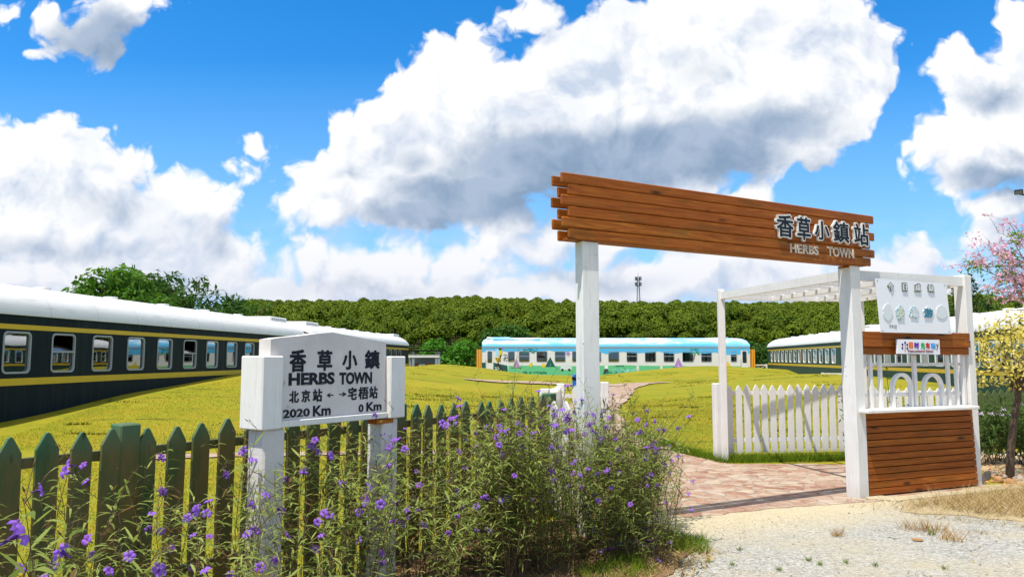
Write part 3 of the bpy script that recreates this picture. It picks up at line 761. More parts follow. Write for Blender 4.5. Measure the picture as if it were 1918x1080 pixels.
# ---- small coloured station plate
OP = tuple((Vector((*O_K,0)) - kn*.128)[:2])
pl = thing('name_plate', 'small white plate with coloured lettering and purple berry emblem on the brown kiosk fascia', 'sign', (*OP, 0), axis(A_K))
def qx(px): return s_at(px, OP, A_K)
def qz(px, py): return z_at(px, py, OP, A_K)
MB().prism([(qx(1683),qz(1683,662)), (qx(1762),qz(1762,663.5)), (qx(1762),qz(1762,636)), (qx(1684),qz(1684,635))], -.006, .022).build('plate', M_sheet, pl)
cols = {'旧':(.75,.16,.02), '时':(.16,.03,.40), '光':(.02,.42,.08), '车':(.60,.02,.03), '站':(.05,.35,.75), 'y':(.10,.05,.10)}
for ch, pa, pb, yb, yt in (('旧',1704,1711.5,652,640), ('时',1714,1723,652.5,640.5), ('光',1726,1734,653,641), ('车',1735.5,1743.5,653,641), ('站',1745,1754,653,641.5), ('y',1755,1759.5,655,643.5)):
    text('character', ch, .05, pl, plain('lettering_colour', cols[ch], .5), qx(pa), -.009, qz(pa,yb), .0015, 0, qx(pb)-qx(pa), qz(pa,yt)-qz(pa,yb), bold=.0026 if ch != 'y' else 0)
text('lettering', 'Reencountered Station', .03, pl, plain('dark_red_lettering', (.25,.03,.04), .5), qx(1701.5), -.009, qz(1701.5,659.3), .001, .0004, qx(1749)-qx(1701.5), qz(1701.5,654.3)-qz(1701.5,659.3))
M_berry = plain('dark_purple', (.05,.015,.14), .5); M_stemr = plain('red_stem', (.35,.06,.05), .5)
eb = MB()
for px, py in ((1697,641.5), (1692,645), (1701,645.5), (1691.5,651.5), (1700.5,652)):
    cx, cz = qx(px), qz(px,py); eb.prism([(cx+.014*math.cos(2*math.pi*i/10), cz+.016*math.sin(2*math.pi*i/10)) for i in range(10)], -.009, -.0065)
eb.cur = 1
eb.prism([(qx(1695.8),qz(1695.8,658.5)), (qx(1696.8),qz(1696.8,658.5)), (qx(1697.3),qz(1697.3,643)), (qx(1696.5),qz(1696.5,643))], -.0085, -.0065)
eb.build('berry_emblem', [M_berry, M_stemr], pl)

# ================================================================ trains
def f_body(c1, c2):
    def fn(t):
        p = obj_co(t); n = t.noise(t.v('MULTIPLY', p, (.8, .8, .25)), 2.0, 5, .6); s = t.noise(t.v('MULTIPLY', p, (6, 6, .35)), 1.0, 4, .6)
        c = t.mix(n, c1, c2); c = t.mix(t.mapr(s, .50, .76, 0, .6), c, tuple(min(1, x*1.5+.012) for x in c2))
        w = t.m('FRACT', t.m('ADD', t.m('MULTIPLY', t.sep(p)[0], .585), .2)); c = t.mix(t.mapr(w, .0, .012, .7, 0), c, (.003,.004,.004)); return c
    return fn
M_dkblue = mat('dark_blue_green_coach_paint', f_body((.004,.010,.014), (.009,.018,.020)), .5, .08)
M_dkgreen = mat('dark_green_coach_paint', f_body((.012,.045,.036), (.024,.066,.048)), .5, .15)
M_stripe = plain('yellow_stripe_paint', (.66,.43,.02), .45, .25, .12, 3)
def f_roof(t):
    p = obj_co(t); n = t.noise(p, .9, 5, .6); s = t.noise(t.v('MULTIPLY', p, (1.2, 8, 8)), 1.0, 4, .6)
    c = t.mix(n, (.80,.785,.755), (.72,.705,.68)); c = t.mix(t.mapr(s, .56, .76, 0, .5), c, (.46,.45,.42))
    w = t.m('FRACT', t.m('MULTIPLY', t.sep(p)[0], .5)); return t.mix(t.mapr(w, .0, .02, .6, 0), c, (.36,.36,.36))
M_roof = mat('white_roof_paint', f_roof, .45, .4)
M_frame = plain('grey_window_frame', (.33,.34,.36), .45, .4, .08, 4)
M_frame_w = plain('white_window_frame', (.70,.72,.70), .4, .5, .05, 4)
M_under = plain('black_underframe', (.015,.015,.015), .7, .2, .3, 2)
M_maroon = plain('maroon_end', (.09,.018,.014), .5, .3, .2, 3)
M_orange = mat('orange_corrugated_screen', lambda t: t.mix(t.m('GREATER_THAN', t.m('FRACT', t.m('MULTIPLY', t.sep(obj_co(t))[0], 6.0)), .72), (.80,.36,.03), (.22,.06,.01)), .5)
M_inner = plain('coach_interior', (.10,.10,.09), .7, .2, .3, 1.2)
def f_curt(ca, cb):
    def fn(t):
        w = t.m('SINE', t.m('MULTIPLY', t.sep(obj_co(t))[0], 75.0)); return t.mix(t.mapr(w, -1, 1), ca, cb)
    return fn
M_curt = {'green': mat('green_curtain', f_curt((.02,.10,.06), (.06,.22,.13)), .8, .1), 'white': mat('white_curtain', f_curt((.42,.47,.45), (.66,.69,.66)), .8, .1),
          'cream': mat('cream_curtain', f_curt((.45,.38,.22), (.62,.55,.36)), .8, .1), 'blue': mat('blue_curtain', f_curt((.02,.16,.30), (.05,.32,.50)), .8, .1),
          'dark': mat('dark_curtain', f_curt((.06,.10,.105), (.17,.23,.23)), .8, .1)}
def f_glass(name, refl, tint):
    m = bpy.data.materials.new(name); m.use_nodes = True; t = NT(m.node_tree); t.n.clear()
    out = t.new('ShaderNodeOutputMaterial'); g = t.new('ShaderNodeBsdfGlossy'); g.inputs['Roughness'].default_value = .015; g.inputs['Color'].default_value = (.95,.98,1,1)
    n = t.noise(obj_co(t), 1.1, 2, .5); b = t.new('ShaderNodeBump'); b.inputs['Strength'].default_value = .02; b.inputs['Distance'].default_value = .03
    t.put(b.inputs['Height'], n); t.l.new(b.outputs[0], g.inputs['Normal'])
    tr = t.new('ShaderNodeBsdfTransparent'); tr.inputs[0].default_value = (*tint, 1)
    fr = t.new('ShaderNodeFresnel'); fr.inputs['IOR'].default_value = 1.5
    f = t.m('ADD', t.m('MULTIPLY', fr.outputs[0], 1.0), refl, clamp=True)
    ms = t.new('ShaderNodeMixShader'); t.put(ms.inputs[0], f); t.l.new(tr.outputs[0], ms.inputs[1]); t.l.new(g.outputs[0], ms.inputs[2])
    t.l.new(ms.outputs[0], out.inputs[0]); return m
M_glass = f_glass('window_glass', .25, (.62,.70,.70))
M_glass_b = f_glass('dark_window_glass', .10, (.40,.46,.46))

def rrect(x0, x1, z0, z1, r, n=4):
    out = []
    for cx, cz, a0 in ((x1-r, z0+r, -90), (x1-r, z1-r, 0), (x0+r, z1-r, 90), (x0+r, z0+r, 180)):
        for i in range(n+1):
            a = R(a0 + 90*i/n); out.append((cx+r*math.cos(a), cz+r*math.sin(a)))
    return out
def ring(m, po, pi_, y0, y1):
    """frame between two outlines, from y0 (front) to y1"""
    k = len(po); vs = [(x,y0,z) for x,z in po] + [(x,y0,z) for x,z in pi_] + [(x,y1,z) for x,z in po] + [(x,y1,z) for x,z in pi_]; fs = []
    for i in range(k):
        j = (i+1) % k; fs += [(i, j, k+j, k+i), (2*k+i, i, i+0, 2*k+i)[:2] + (j, 2*k+j)[::1] if False else (j, i, 2*k+i, 2*k+j), (k+i, k+j, 3*k+j, 3*k+i)]
    m.add(vs, fs)

Z0, ZE, ZC = .62, 3.38, 4.20          # heights above the rail: skirt, eave, crown of the roof
RAIL = -0.70
def coach(name, label, end, a, L, wins, m_body, m_roof, m_frame, m_pane, stripes=True, side=-1, ends='maroon', hump=True, group='old railway coaches round the lawn', door=()):
    """coach whose local X runs along its length from 0 to L; the windows given are cut in the wall at local y = side*1.55"""
    th = thing(name, label, 'train car', (end[0], end[1], RAIL), axis(a), group)
    H = 1.55
    zw0, zw1 = 1.94, 2.92
    holes = sorted([(w['x']-w['w']/2, w['x']+w['w']/2) for w in wins])
    b = MB(); y0, y1 = (-H, -H+.08) if side < 0 else (H-.08, H)
    b.box(0, L, y0, y1, Z0, zw0); b.box(0, L, y0, y1, zw1, ZE)
    xs_ = [0] + [v for h in holes for v in h] + [L]
    for i in range(0, len(xs_), 2):
        if xs_[i+1]-xs_[i] > .01: b.box(xs_[i], xs_[i+1], y0, y1, zw0+.0005, zw1-.0005)
    yy = (H-.08, H) if side < 0 else (-H, -H+.08)
    b.box(0, L, yy[0], yy[1], Z0, ZE)
    b.box(0.001, .06, -H+.081, H-.081, Z0, ZE-.001); b.box(L-.06, L-.001, -H+.081, H-.081, Z0, ZE-.001)
    b.box(.06, L-.06, -H+.081, H-.081, 1.15, 1.22)
    b.build('body', m_body, th)
    MB().box(.3, L-.3, -H+.25, H-.25, .15, Z0+.5).build('underframe', M_under, th)
    MB().box(.07, L-.07, *((-.35,-.30) if side < 0 else (.30,.35)), 1.23, ZE).build('corridor_wall', M_inner, th)
    # roof: elliptical arch with rounded ends
    r = MB(); n = 14; secs = []
    for x, k in ((-.02,.55), (.10,.78), (.35,.91), (.8,.975), (1.5,1), (L-1.5,1), (L-.8,.975), (L-.35,.91), (L-.10,.78), (L+.02,.55)):
        prof = []
        for i in range(n+1):
            t = math.pi*i/n; cx = math.copysign(abs(math.cos(t))**.88, math.cos(t)); prof.append((x, -1.60*cx, ZE-.01 + (ZC-ZE)*k*math.sin(t)**.95))
        secs.append(prof)
    vs = [p for s_ in secs for p in s_]; fs = [(i*(n+1)+j, (i+1)*(n+1)+j, (i+1)*(n+1)+j+1, i*(n+1)+j+1) for i in range(len(secs)-1) for j in range(n)]
    fs += [tuple(range(n, -1, -1)), tuple(range((len(secs)-1)*(n+1), len(secs)*(n+1)))]
    rf = r.add(vs, fs, True).build('roof', m_roof, th)
    yg = side*1.605
    MB().box(.05, L-.05, min(yg, yg-side*.05), max(yg, yg-side*.05), ZE-.05, ZE-.012).build('gutter', m_roof, th)
    if hump:
        for xa, xb in ((1.0, 3.1), (L-3.1, L-1.0)):
            m = MB(); m.cbox(xa, xb, -.95, .95, ZC-.30, ZC+.06, .05)
            ac = m.build('roof_unit', m_roof, th); g = MB()
            for q in range(7): g.box(xa+.15+q*.25, xa+.27+q*.25, -.956, -.94, ZC-.06, ZC+.0)
            g.build('louvre', M_frame, ac)
    if stripes:
        for q in range(6):
            x = 4.6 + q*(L-9.2)/5; MB().tube([(x,0,ZC-.03),(x,0,ZC+.07),(x,0,ZC+.075)], [.17,.22,.10], 10).build('roof_ventilator', m_roof, th)
        ys_ = sorted((side*(H+.001), side*(H+.006)))
        for z0, z1 in ((2.985, 3.105), (1.645, 1.815)):
            MB().box(.0, L-.0, *ys_, z0, z1).build('stripe', M_stripe, th)
    for w in wins:
        x0, x1 = w['x']-w['w']/2, w['x']+w['w']/2; fr = MB()
        ring(fr, rrect(x0-.015, x1+.015, zw0-.015, zw1+.015, .13), rrect(x0+.03, x1-.03, zw0+.03, zw1-.03, .10), -.02, .03)
        if w.get('split'): fr.box(x0+.02, x1-.02, -.012, .028, zw0+.50, zw0+.545)
        f = fr.build('window', m_frame, th, (0, 0, 0)); f.location.y = -H if side < 0 else H
        if side > 0: f.scale.y = -1
        p = MB(); zz = zw0+.50 if w.get('open') else zw1
        p.prism(rrect(x0+.001, x1-.001, zw0+.001, zz-.001, .04), .036, .042).build('pane', m_pane, f)
        if w.get('open'):
            MB().add([(x0+.03,.03,zw0+.55),(x1-.03,.03,zw0+.55),(x1-.03,.30,zw1-.06),(x0+.03,.30,zw1-.06)], [(0,1,2,3)]).build('tilted_sash', m_pane, f)
        for cm, c0, c1 in w.get('cur', ()):
            n_ = 10; xa, xb = x0+(x1-x0)*c0, x0+(x1-x0)*c1; pts = [(xa+(xb-xa)*i/n_, .12+.02*(i % 2), z) for z in (zw0-.05, zw1+.05) for i in range(n_+1)]
            MB().add(pts, [(i, i+1, n_+2+i, n_+1+i) for i in range(n_)]).build('curtain', M_curt[cm], f)
    for x0, x1 in door:
        d = MB().box(x0, x1, -H-.012, -H-.002, .75, 3.0).build('door', m_body if not stripes else m_body, th)
        MB().prism(rrect(x0+.15, x1-.12, 1.85, 2.93, .06), -H-.02, -H-.0125).build('door_window', m_pane, d)
        MB().box(x0-.03, x0-.0, -H-.06, -H-.045, 1.0, 2.2).build('handrail', M_frame, d)
    if ends:
        me_ = M_maroon if ends == 'maroon' else M_orange
        for xa, xb in ((-.55, -.03), (L+.03, L+.55)): MB().box(xa, xb, -1.15 if ends == 'maroon' else -1.4, 1.15 if ends == 'maroon' else 1.4, .7, 3.35 if ends == 'maroon' else 3.1).build('gangway', me_, th)
    return th

rt = random.Random(3)
def random_wins(L, x0, n, pitch, w, kinds, first=()):
    out = []
    for i in range(n):
        d = dict(x=x0+i*pitch, w=w); k = first[i] if i < len(first) else rt.choice(kinds)
        if k == 's': d['split'] = True; d['cur'] = [('dark', .0, .5)]
        elif k == 'o': d['split'] = d['open'] = True
        elif k == 'g': d['cur'] = [('green', .45, .95)]
        elif k == 'w': d['cur'] = [('white', .02, .98)]
        elif k == 'v': d['cur'] = [('white', .55, 1.0)]
        elif k == 'V': d['cur'] = [('white', 0, .45), ('white', .75, 1.0)]
        elif k == 'c': d['cur'] = [('cream', .0, .7)]
        elif k == 'b': d['cur'] = [('blue', .0, 1.0)]
        elif k == 'd': d['cur'] = [('dark', .0, .42), ('dark', .58, 1.0)]
        elif k == 'D': d['cur'] = [('dark', .0, 1.0)]
        out.append(d)
    return out
# left pair: the wall we see is at local y = -1.55 (towards +X of the world), local X runs away from the camera
aL = R(3.7); dirL = Vector((math.sin(aL), math.cos(aL), 0)); nL = Vector((-math.cos(aL), math.sin(aL), 0))
side_pt = Vector((-11.9, 18.3, 0)); c0 = side_pt + nL*1.55
startL = c0 + dirL*(38.9-18.3-25.5)
Lc = 25.5
k0 = 18.3 - (38.9-25.5)
coach('railway_coach', 'long dark coach with white roof and yellow stripes nearest on the left', startL, aL, Lc,
      random_wins(Lc, k0-1.71, 13, 1.71, .92, 'vvo', 'D'+'D'+'ogvVovvvos'), M_dkblue, M_roof, M_frame, M_glass)
s2 = startL + dirL*(Lc+.9)
coach('railway_coach', 'dark striped coach behind the station sign, coupled beyond the nearest left coach', s2, aL, Lc,
      random_wins(Lc, 3.2, 12, 1.71, .92, 'vgs'), M_dkblue, M_roof, M_frame, M_glass)
# right pair: local X runs towards the camera so that the wall at local y = -1.55 looks left
aR = R(8.8); dirR = Vector((math.sin(aR), math.cos(aR), 0)); nR = Vector((-math.cos(aR), math.sin(aR), 0))
farR = Vector((13.6+.155*75+1.55, 75, 0)); 
coach('railway_coach', 'dark green coach with curtained windows beyond the white picket fence', farR, aR+math.pi, 26.6,
      random_wins(26.6, 2.3, 14, 1.72, .95, 'wvVb', 'scDbbVsvVwsbvw'), M_dkgreen, M_roof, M_frame_w, M_glass, hump=False)
s4 = farR - dirR*27.6
coach('railway_coach', 'dark green coach right behind the kiosk and the yellow leaved tree', s4, aR+math.pi, Lc,
      random_wins(Lc, 2.6, 12, 1.72, .95, 'wVwv'), M_dkgreen, M_roof, M_frame_w, M_glass)

# ---- painted coach
YB = 71.0; Xb = at(903, 670, YB).x; sc = YB/F_PX
def f_bluew(t):
    p = obj_co(t); n = t.noise(t.v('MULTIPLY', p, (.25,1,1)), 1.6, 5, .6)
    return t.mix(t.noise(p, 2, 4, .6), (.76,.74,.72), (.68,.66,.65))
M_mwhite = mat('white_mural_ground', f_bluew, .5)
def f_blueroof(t):
    p = obj_co(t); z = t.sep(p)[2]
    n = t.noise(t.v('MULTIPLY', p, (.35,.8,1.5)), 1.0, 5, .62)
    c = t.mix(t.mapr(n, .44, .56), (.20,.55,.80), (.76,.80,.80))
    return t.mix(t.mapr(z, ZE+.12, ZE+.42, .9, 0), c, (.10,.46,.78))
M_mroof = mat('sky_blue_roof_mural', f_blueroof, .45, .4)
wb = []
for px, w_, k in ((957.5,.62,'D'), (981.5,.98,'o2'), (1014.5,1.0,'d'), (1048.5,.98,'o2'), (1081,1.0,'d'), (1115,.98,'o2'), (1148.5,1.0,'d'), (1182.5,.98,'o2'), (1217,1.02,'d'), (1251.5,.98,'o2'), (1287,1.04,'d'), (1321.5,.98,'o2'), (1372.5,.56,'o2')):
    d = dict(x=(px-903)*sc, w=w_)
    if k == 'o2': d['split'] = True
    else: d['cur'] = [('dark', 0, .45), ('dark', .55, 1)] if k == 'd' else [('green', 0, 1)]
    wb.append(d)
bl = coach('railway_coach', 'sky blue and white coach painted with tents and a green meadow', (Xb, YB+1.55), R(90), 24.95, wb, M_mwhite, M_mroof, M_frame, M_glass_b,
           stripes=False, ends='orange', hump=False, door=((.35, 1.05), (24.1, 24.75)))
MB().cbox(1.0, 5.4, -1.30, -.3, ZE+.36, ZC-.02, .08).build('roof_unit', M_mroof, bl)
MB().cbox(.4, 2.6, -.9, .9, ZC-.1, ZC+.05, .04).build('roof_vent', M_mroof, bl)
MB().tube([(21.5,-.7,ZC-.06),(23.2,-.7,ZC-.02)], .06, 6).build('roof_pipe', M_mroof, bl)
mu = MB(); cols_m = {}; mats_m = []
def mural(pts, c, lay=1):
    if c not in cols_m:
        cols_m[c] = len(mats_m); mats_m.append(plain('mural_paint', c, .5, .3, .1, 3))
    mu.cur = cols_m[c]; q = [((px-903)*sc, (HORIZON-py)/F_PX*YB + CAM_Z - RAIL) for px, py in pts]
    y = -1.5515 - .004*lay
    cx = sum(p[0] for p in q)/len(q)
    mu.add([(x,y,z) for x,z in q], [tuple(range(len(q)))])
BLUE=(.09,.46,.80); GREEN=(.13,.50,.24); DKG=(.010,.10,.085); LILAC=(.42,.24,.55); YEL=(.75,.52,.03); BLK=(.02,.02,.02); LBL=(.36,.66,.82); LEAFG=(.03,.28,.11); WHT=(.8,.8,.8); GREY=(.32,.36,.38)
yt_ = 651.8
sky_low = [(903,659),(918,659),(922,657),(944,657.5),(952,659.5),(968,658),(977,656.5),(990,658.5),(1004,659),(1020,657),(1029,655.5),(1040,658.8),(1058,659),(1068,657.5),(1085,659),(1100,657),(1125,660),(1136,663),(1143,660),(1158,659.3),(1167,658.5),(1176,660),(1193,661),(1206,660.5),(1222,660),(1232,657.8),(1243,660.5),(1262,662),(1278,660),(1298,660),(1320,662),(1338,659.5),(1352,664),(1380,664),(1402,662)]
for i in range(len(sky_low)-1):
    (xa,ya),(xb,yb2) = sky_low[i:i+2]
    if not any(0.2 > 0 for _ in ()): mural([(xa,ya),(xb,yb2),(xb,yt_),(xa,yt_)], BLUE)
green_top = [(952,684.5),(985,684),(1010,684),(1040,685),(1082,685),(1140,684),(1160,683),(1195,684),(1230,684.5),(1260,684),(1300,686),(1345,686),(1380,685),(1402,686)]
for i in range(len(green_top)-1):
    (xa,ya),(xb,yb2) = green_top[i:i+2]; mural([(xa,702),(xb,702),(xb,yb2),(xa,ya)], GREEN)
mural([(903,700),(952,700),(950,684),(940,682),(925,678.5),(903,678.5)], DKG, 1.5)
mural([(925,690),(947,699),(934,680),(941,660),(938,654),(943,651.9),(933,651.9),(937,660),(935,675)], (.05,.025,.02), 3)
mural([(927,655),(936,652),(934,668),(929,666)], LBL, 2); mural([(933,667),(940,663),(941,656),(936,655.5)], YEL, 4)
mural([(926,669),(939,669.5),(938,674),(934,678),(929,676)], YEL, 2.5)
for k in range(3): mural([(928+k*3.4,669.5),(929.6+k*3.4,669.5),(933+k*2.4,677),(931.8+k*2.4,677.4)], BLK, 3.5)
def leafs(cx, cy, w, h, c, n, seed):
    r = random.Random(seed)
    for _ in range(n):
        x, y, s_, a = cx+r.uniform(-w,w), cy+r.uniform(-h,h), r.uniform(1.6,3.6), r.uniform(-.9,.9)
        mural([(x-s_*math.cos(a), y-s_*math.sin(a)), (x+.8*math.sin(a), y+.9), (x+s_*math.cos(a), y+s_*math.sin(a)), (x+.3, y-.9)], c, 4+r.random())
def tent(cx, base, h, w, c):
    mural([(cx-w,base),(cx+w,base),(cx,base-h)], c, 3); mural([(cx-w*.14,base-.6),(cx+w*.16,base-.6),(cx+.2,base-h*.35)], tuple(min(1,x*1.6+.1) for x in c), 3.5)
    mural([(cx-w-2,base+1),(cx+w+2,base+1),(cx+w+2,base-.3),(cx-w-2,base-.3)], DKG, 2.2)
tent(967,688,17,7.5,LILAC); tent(1030,685.5,17.5,9,DKG); tent(1269,687,18,8.5,LILAC); tent(1361,685.5,9.5,5.5,YEL)
leafs(993,657,13,4,(.02,.22,.14),34,1); leafs(1300,658,8,6,LEAFG,26,2); mural([(1297,674),(1298.3,674),(1301,663),(1299.4,663)], (.18,.09,.05), 3)
leafs(947,670,3,6,(.10,.12,.11),10,3); leafs(933,691,7,4,(.45,.62,.58),16,4); leafs(1000,697,22,1.4,(.02,.12,.09),30,5)
leafs(1170,694,24,3,(.30,.72,.74),40,8); leafs(1150,697,16,2,(.03,.20,.16),16,9)
mural([(990,683),(993.5,687.5),(998,681.5),(996,679),(992,680)], YEL, 3); mural([(1014,687),(1021,687),(1020.5,681),(1015,681)], YEL, 3)
mural([(1048.5,692),(1070,692),(1070,686),(1066,685.5),(1064,681.5),(1059,681.5),(1058,685.5),(1055,682),(1050.5,682.5)], (.62,.68,.70), 3)
for cx in (1052.5, 1065.5): mural([(cx+2.4*math.cos(i*.628), 692+2.4*math.sin(i*.628)) for i in range(10)][::-1], BLK, 4)
mural([(1128,700),(1140,698),(1136,688),(1131,690)], (.05,.06,.05), 3); mural([(1131,690),(1138,690),(1137,684),(1132,684)], WHT, 3.4)
mural([(1059,662),(1063.5,666.5),(1068,662),(1063.5,657.5)], LILAC, 3)
mural([(1150,686),(1168,686),(1166,683.5),(1163,685),(1153,684.2)], DKG, 3)
for px in (1190, 1234): mural([(px,698),(px+6,698),(px+4.5,678),(px+1.5,678)], (.66,.70,.66), 2.6); mural([(px+1,694),(px+5,694),(px+4,690),(px+2,690)], YEL, 3.2)
mu.build('painted_mural', mats_m, bl)

# ================================================================ plants
nr = np.random.default_rng(11)
M_bark = mat('bark', lambda t: (bump(t, t.noise(t.v('MULTIPLY', obj_co(t), (14,14,3)), 1.0, 5, .65), .6, .01), t.mix(t.noise(obj_co(t), 9, 5, .6), (.055,.035,.022), (.15,.11,.075)))[1], .85, .1)
M_pine = leafmat('pine_foliage', (.052,.100,.006), (.19,.238,.016), .28, .06, None, .60)
M_tree_l = leafmat('light_green_foliage', (.035,.105,.010), (.12,.25,.025), .35, .5)
M_tree_d = leafmat('dark_green_foliage', (.024,.072,.012), (.085,.17,.026), .35, .5)
M_tree_b = leafmat('bright_green_foliage', (.03,.12,.010), (.11,.29,.03), .35, .4)
M_conif = leafmat('conifer_foliage', (.018,.055,.014), (.07,.13,.03), .2, .6)
M_yell = leafmat('yellow_foliage', (.36,.30,.025), (.85,.72,.22), .35, 3.0, (.11,.12,.015), .75)
M_pink = leafmat('pink_blossom', (.70,.30,.52), (.92,.62,.78), .35, 3.0)
M_tuft = leafmat('fresh_leaf_tuft', (.10,.22,.02), (.28,.42,.05), .4, 2.0)
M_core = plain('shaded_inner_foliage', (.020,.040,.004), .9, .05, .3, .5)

def cards(P, N, size, aspect=1.0, jitter=.6, r=nr):
    """one quad per point, facing roughly along N"""
    n = len(P); N = N + r.normal(0, jitter, (n,3)); N /= np.linalg.norm(N, axis=1, keepdims=True) + 1e-9
    A = np.cross(N, r.normal(0, 1, (n,3))); A /= np.linalg.norm(A, axis=1, keepdims=True) + 1e-9
    B = np.cross(N, A); s = np.asarray(size).reshape(-1,1) if np.ndim(size) else size
    A, B = A*s*.5, B*s*.5*aspect
    return np.stack([P-A, P-.25*A-B, P+A, P-.25*A+B], 1)         # kite shaped leaf
def ball(n, r=nr):
    v = r.normal(0,1,(n,3)); v /= np.linalg.norm(v, axis=1, keepdims=True); return v

# ---- pines on the hill
def pine_proto(i):
    r = np.random.default_rng(100+i); rx, rz = r.uniform(1.35,1.75), r.uniform(1.35,1.9); h = 4.4
    n = 360; v = ball(n, r); v[:,2] = np.abs(v[:,2])*1.15-.30; 
    k = ball(9, r); lump = 1 + .16*np.max(v@k.T, 1)
    rad = lump*r.uniform(.88,1.03,n)
    P = v*rad[:,None]*np.array([rx,rx,rz]) + np.array([0,0,h])
    Q = cards(P, v*np.array([1,1,1.3]), r.uniform(.26,.46,n), .8, .32, r)
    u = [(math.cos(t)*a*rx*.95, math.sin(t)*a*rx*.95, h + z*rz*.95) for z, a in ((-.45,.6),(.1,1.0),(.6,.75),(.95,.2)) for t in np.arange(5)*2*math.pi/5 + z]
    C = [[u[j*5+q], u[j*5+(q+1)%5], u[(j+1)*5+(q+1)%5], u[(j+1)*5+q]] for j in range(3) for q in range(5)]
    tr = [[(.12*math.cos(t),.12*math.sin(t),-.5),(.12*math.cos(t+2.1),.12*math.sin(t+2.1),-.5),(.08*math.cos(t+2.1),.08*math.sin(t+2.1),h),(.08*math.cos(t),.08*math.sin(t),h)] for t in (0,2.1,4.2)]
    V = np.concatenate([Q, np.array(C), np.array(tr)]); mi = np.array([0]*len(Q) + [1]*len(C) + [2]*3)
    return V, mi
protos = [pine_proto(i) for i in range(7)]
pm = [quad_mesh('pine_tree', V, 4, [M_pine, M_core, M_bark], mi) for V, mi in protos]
gx, gy = np.meshgrid(np.arange(-120, 205, 3.1), np.arange(124, 279, 3.7))
gx = (gx + nr.uniform(-1.1,1.1,gx.shape)).ravel(); gy = (gy + nr.uniform(-1.2,1.2,gy.shape)).ravel()
gu = gx/gy; gpx = gu*F_PX+959
hz = hill_z(gx, gy); gs = nr.uniform(.70,1.32,len(gx)) * np.where(gy < 150, .9, 1.0)
gtop = HORIZON - (hz + 6.0*gs - CAM_Z)/gy*F_PX
roof = np.interp(gpx, [300,470,560,770,776,885,890,1405,1412,1436,1583,1918], [560,585,597,632,684,684,634,636,690,690,620,578])
inview = (gpx > 440) & (gpx < 1960)
gx, gy, hz, gs, gtop, gpx, roof = (a[inview] for a in (gx, gy, hz, gs, gtop, gpx, roof))
vis = (gtop < roof-6) & (gpx > 475) & (gpx < 1905) & ~((gpx > 1640) & (gtop > 590))
order = np.argsort(np.where(vis, gy, 1e9))
front = order[:300]; rest = order[300:]
for i in front:
    o = link('pine_tree', pm[int(nr.integers(7))], None, (gx[i], gy[i], hz[i]), nr.uniform(0,6.28)); o.scale = (gs[i],)*3
    tag(o, 'round green pine crown on the lower slope of the wooded hill', 'tree', 'pines low on the wooded hill')
VV, MM = [], []
for i in rest:
    V, mi = protos[int(nr.integers(7))]; a = nr.uniform(0,6.28); c, s = math.cos(a), math.sin(a)
    if gtop[i] > roof[i]+4: continue
    W_ = (V*gs[i]) @ np.array([[c,s,0],[-s,c,0],[0,0,1]]) + np.array([gx[i],gy[i],hz[i]])
    VV.append(W_); MM.append(mi)
fo = link('forest', quad_mesh('forest', np.concatenate(VV), 4, [M_pine, M_core, M_bark], np.concatenate(MM)))
tag(fo, kind='stuff')

# ---- broad trees made of a trunk, limbs and many leaves
def tree(name, label, base, trunk_h, tr, clumps, leaf, per, m, group=None, lean=(0,0), squash=.75, seed=1, asp=.5, cat='tree', blossoms=None, sizes=(.7,1.3)):
    """clumps: list of (dx, dy, z, radius) round the base"""
    r = np.random.default_rng(seed); th = thing(name, label, cat, base, 0, group)
    tk = MB(); topx, topy = lean; fork = Vector((topx, topy, trunk_h))
    pts = [Vector((topx*t + .06*tr*math.sin(t*7+seed), topy*t + .5*tr*math.sin(t*5), trunk_h*t - .08*(t == 0))) for t in np.linspace(0,1,6)]
    tk.tube(pts, list(np.linspace(tr, tr*.62, 6)), 9)
    for dx, dy, z, rad in clumps:
        q = Vector((dx, dy, z)); st = pts[4].lerp(fork, r.uniform(0,1)); mid = st.lerp(q, .5) + Vector((0,0,.15*(q-st).length*r.uniform(-.3,1)))
        tk.tube([st, st.lerp(mid,.6), mid, q], [tr*.42, tr*.32, tr*.22, tr*.07], 6)
        for _ in range(4):
            e = q + Vector(r.normal(0,.45,3))*rad; tk.tube([mid.lerp(q,.6), (q+e)/2, e], [tr*.13, tr*.09, tr*.03], 4)
    tk.build('trunk', M_bark, th)
    P, N = [], []
    for dx, dy, z, rad in clumps:
        n = int(per*rad**2); v = ball(n, r); rr = rad*r.uniform(.35,1.0,n)**.6
        sub = ball(8, r); rr *= .80 + .35*np.max(v@sub.T,1)
        P.append(v*rr[:,None]*np.array([1,1,squash]) + np.array([dx,dy,z])); N.append(v + np.array([0,0,.5]))
    P, N = np.concatenate(P), np.concatenate(N)
    link('crown', quad_mesh('crown', cards(P, N, leaf*r.uniform(*sizes,len(P)), asp, .7, r), 4, m), th)
    return th
def clump_list(seed, n, rx, rz, zc, r0, r1, ry=None):
    r = random.Random(seed); out = []
    for _ in range(n):
        a, e = r.uniform(0,6.283), r.uniform(-.7,1); k = r.uniform(.35,1)
        out.append((rx*k*math.cos(a)*math.sqrt(1-min(1,abs(e))**2*.8), (ry or rx)*k*math.sin(a)*.8, zc + rz*e, r.uniform(r0,r1)))
    return out
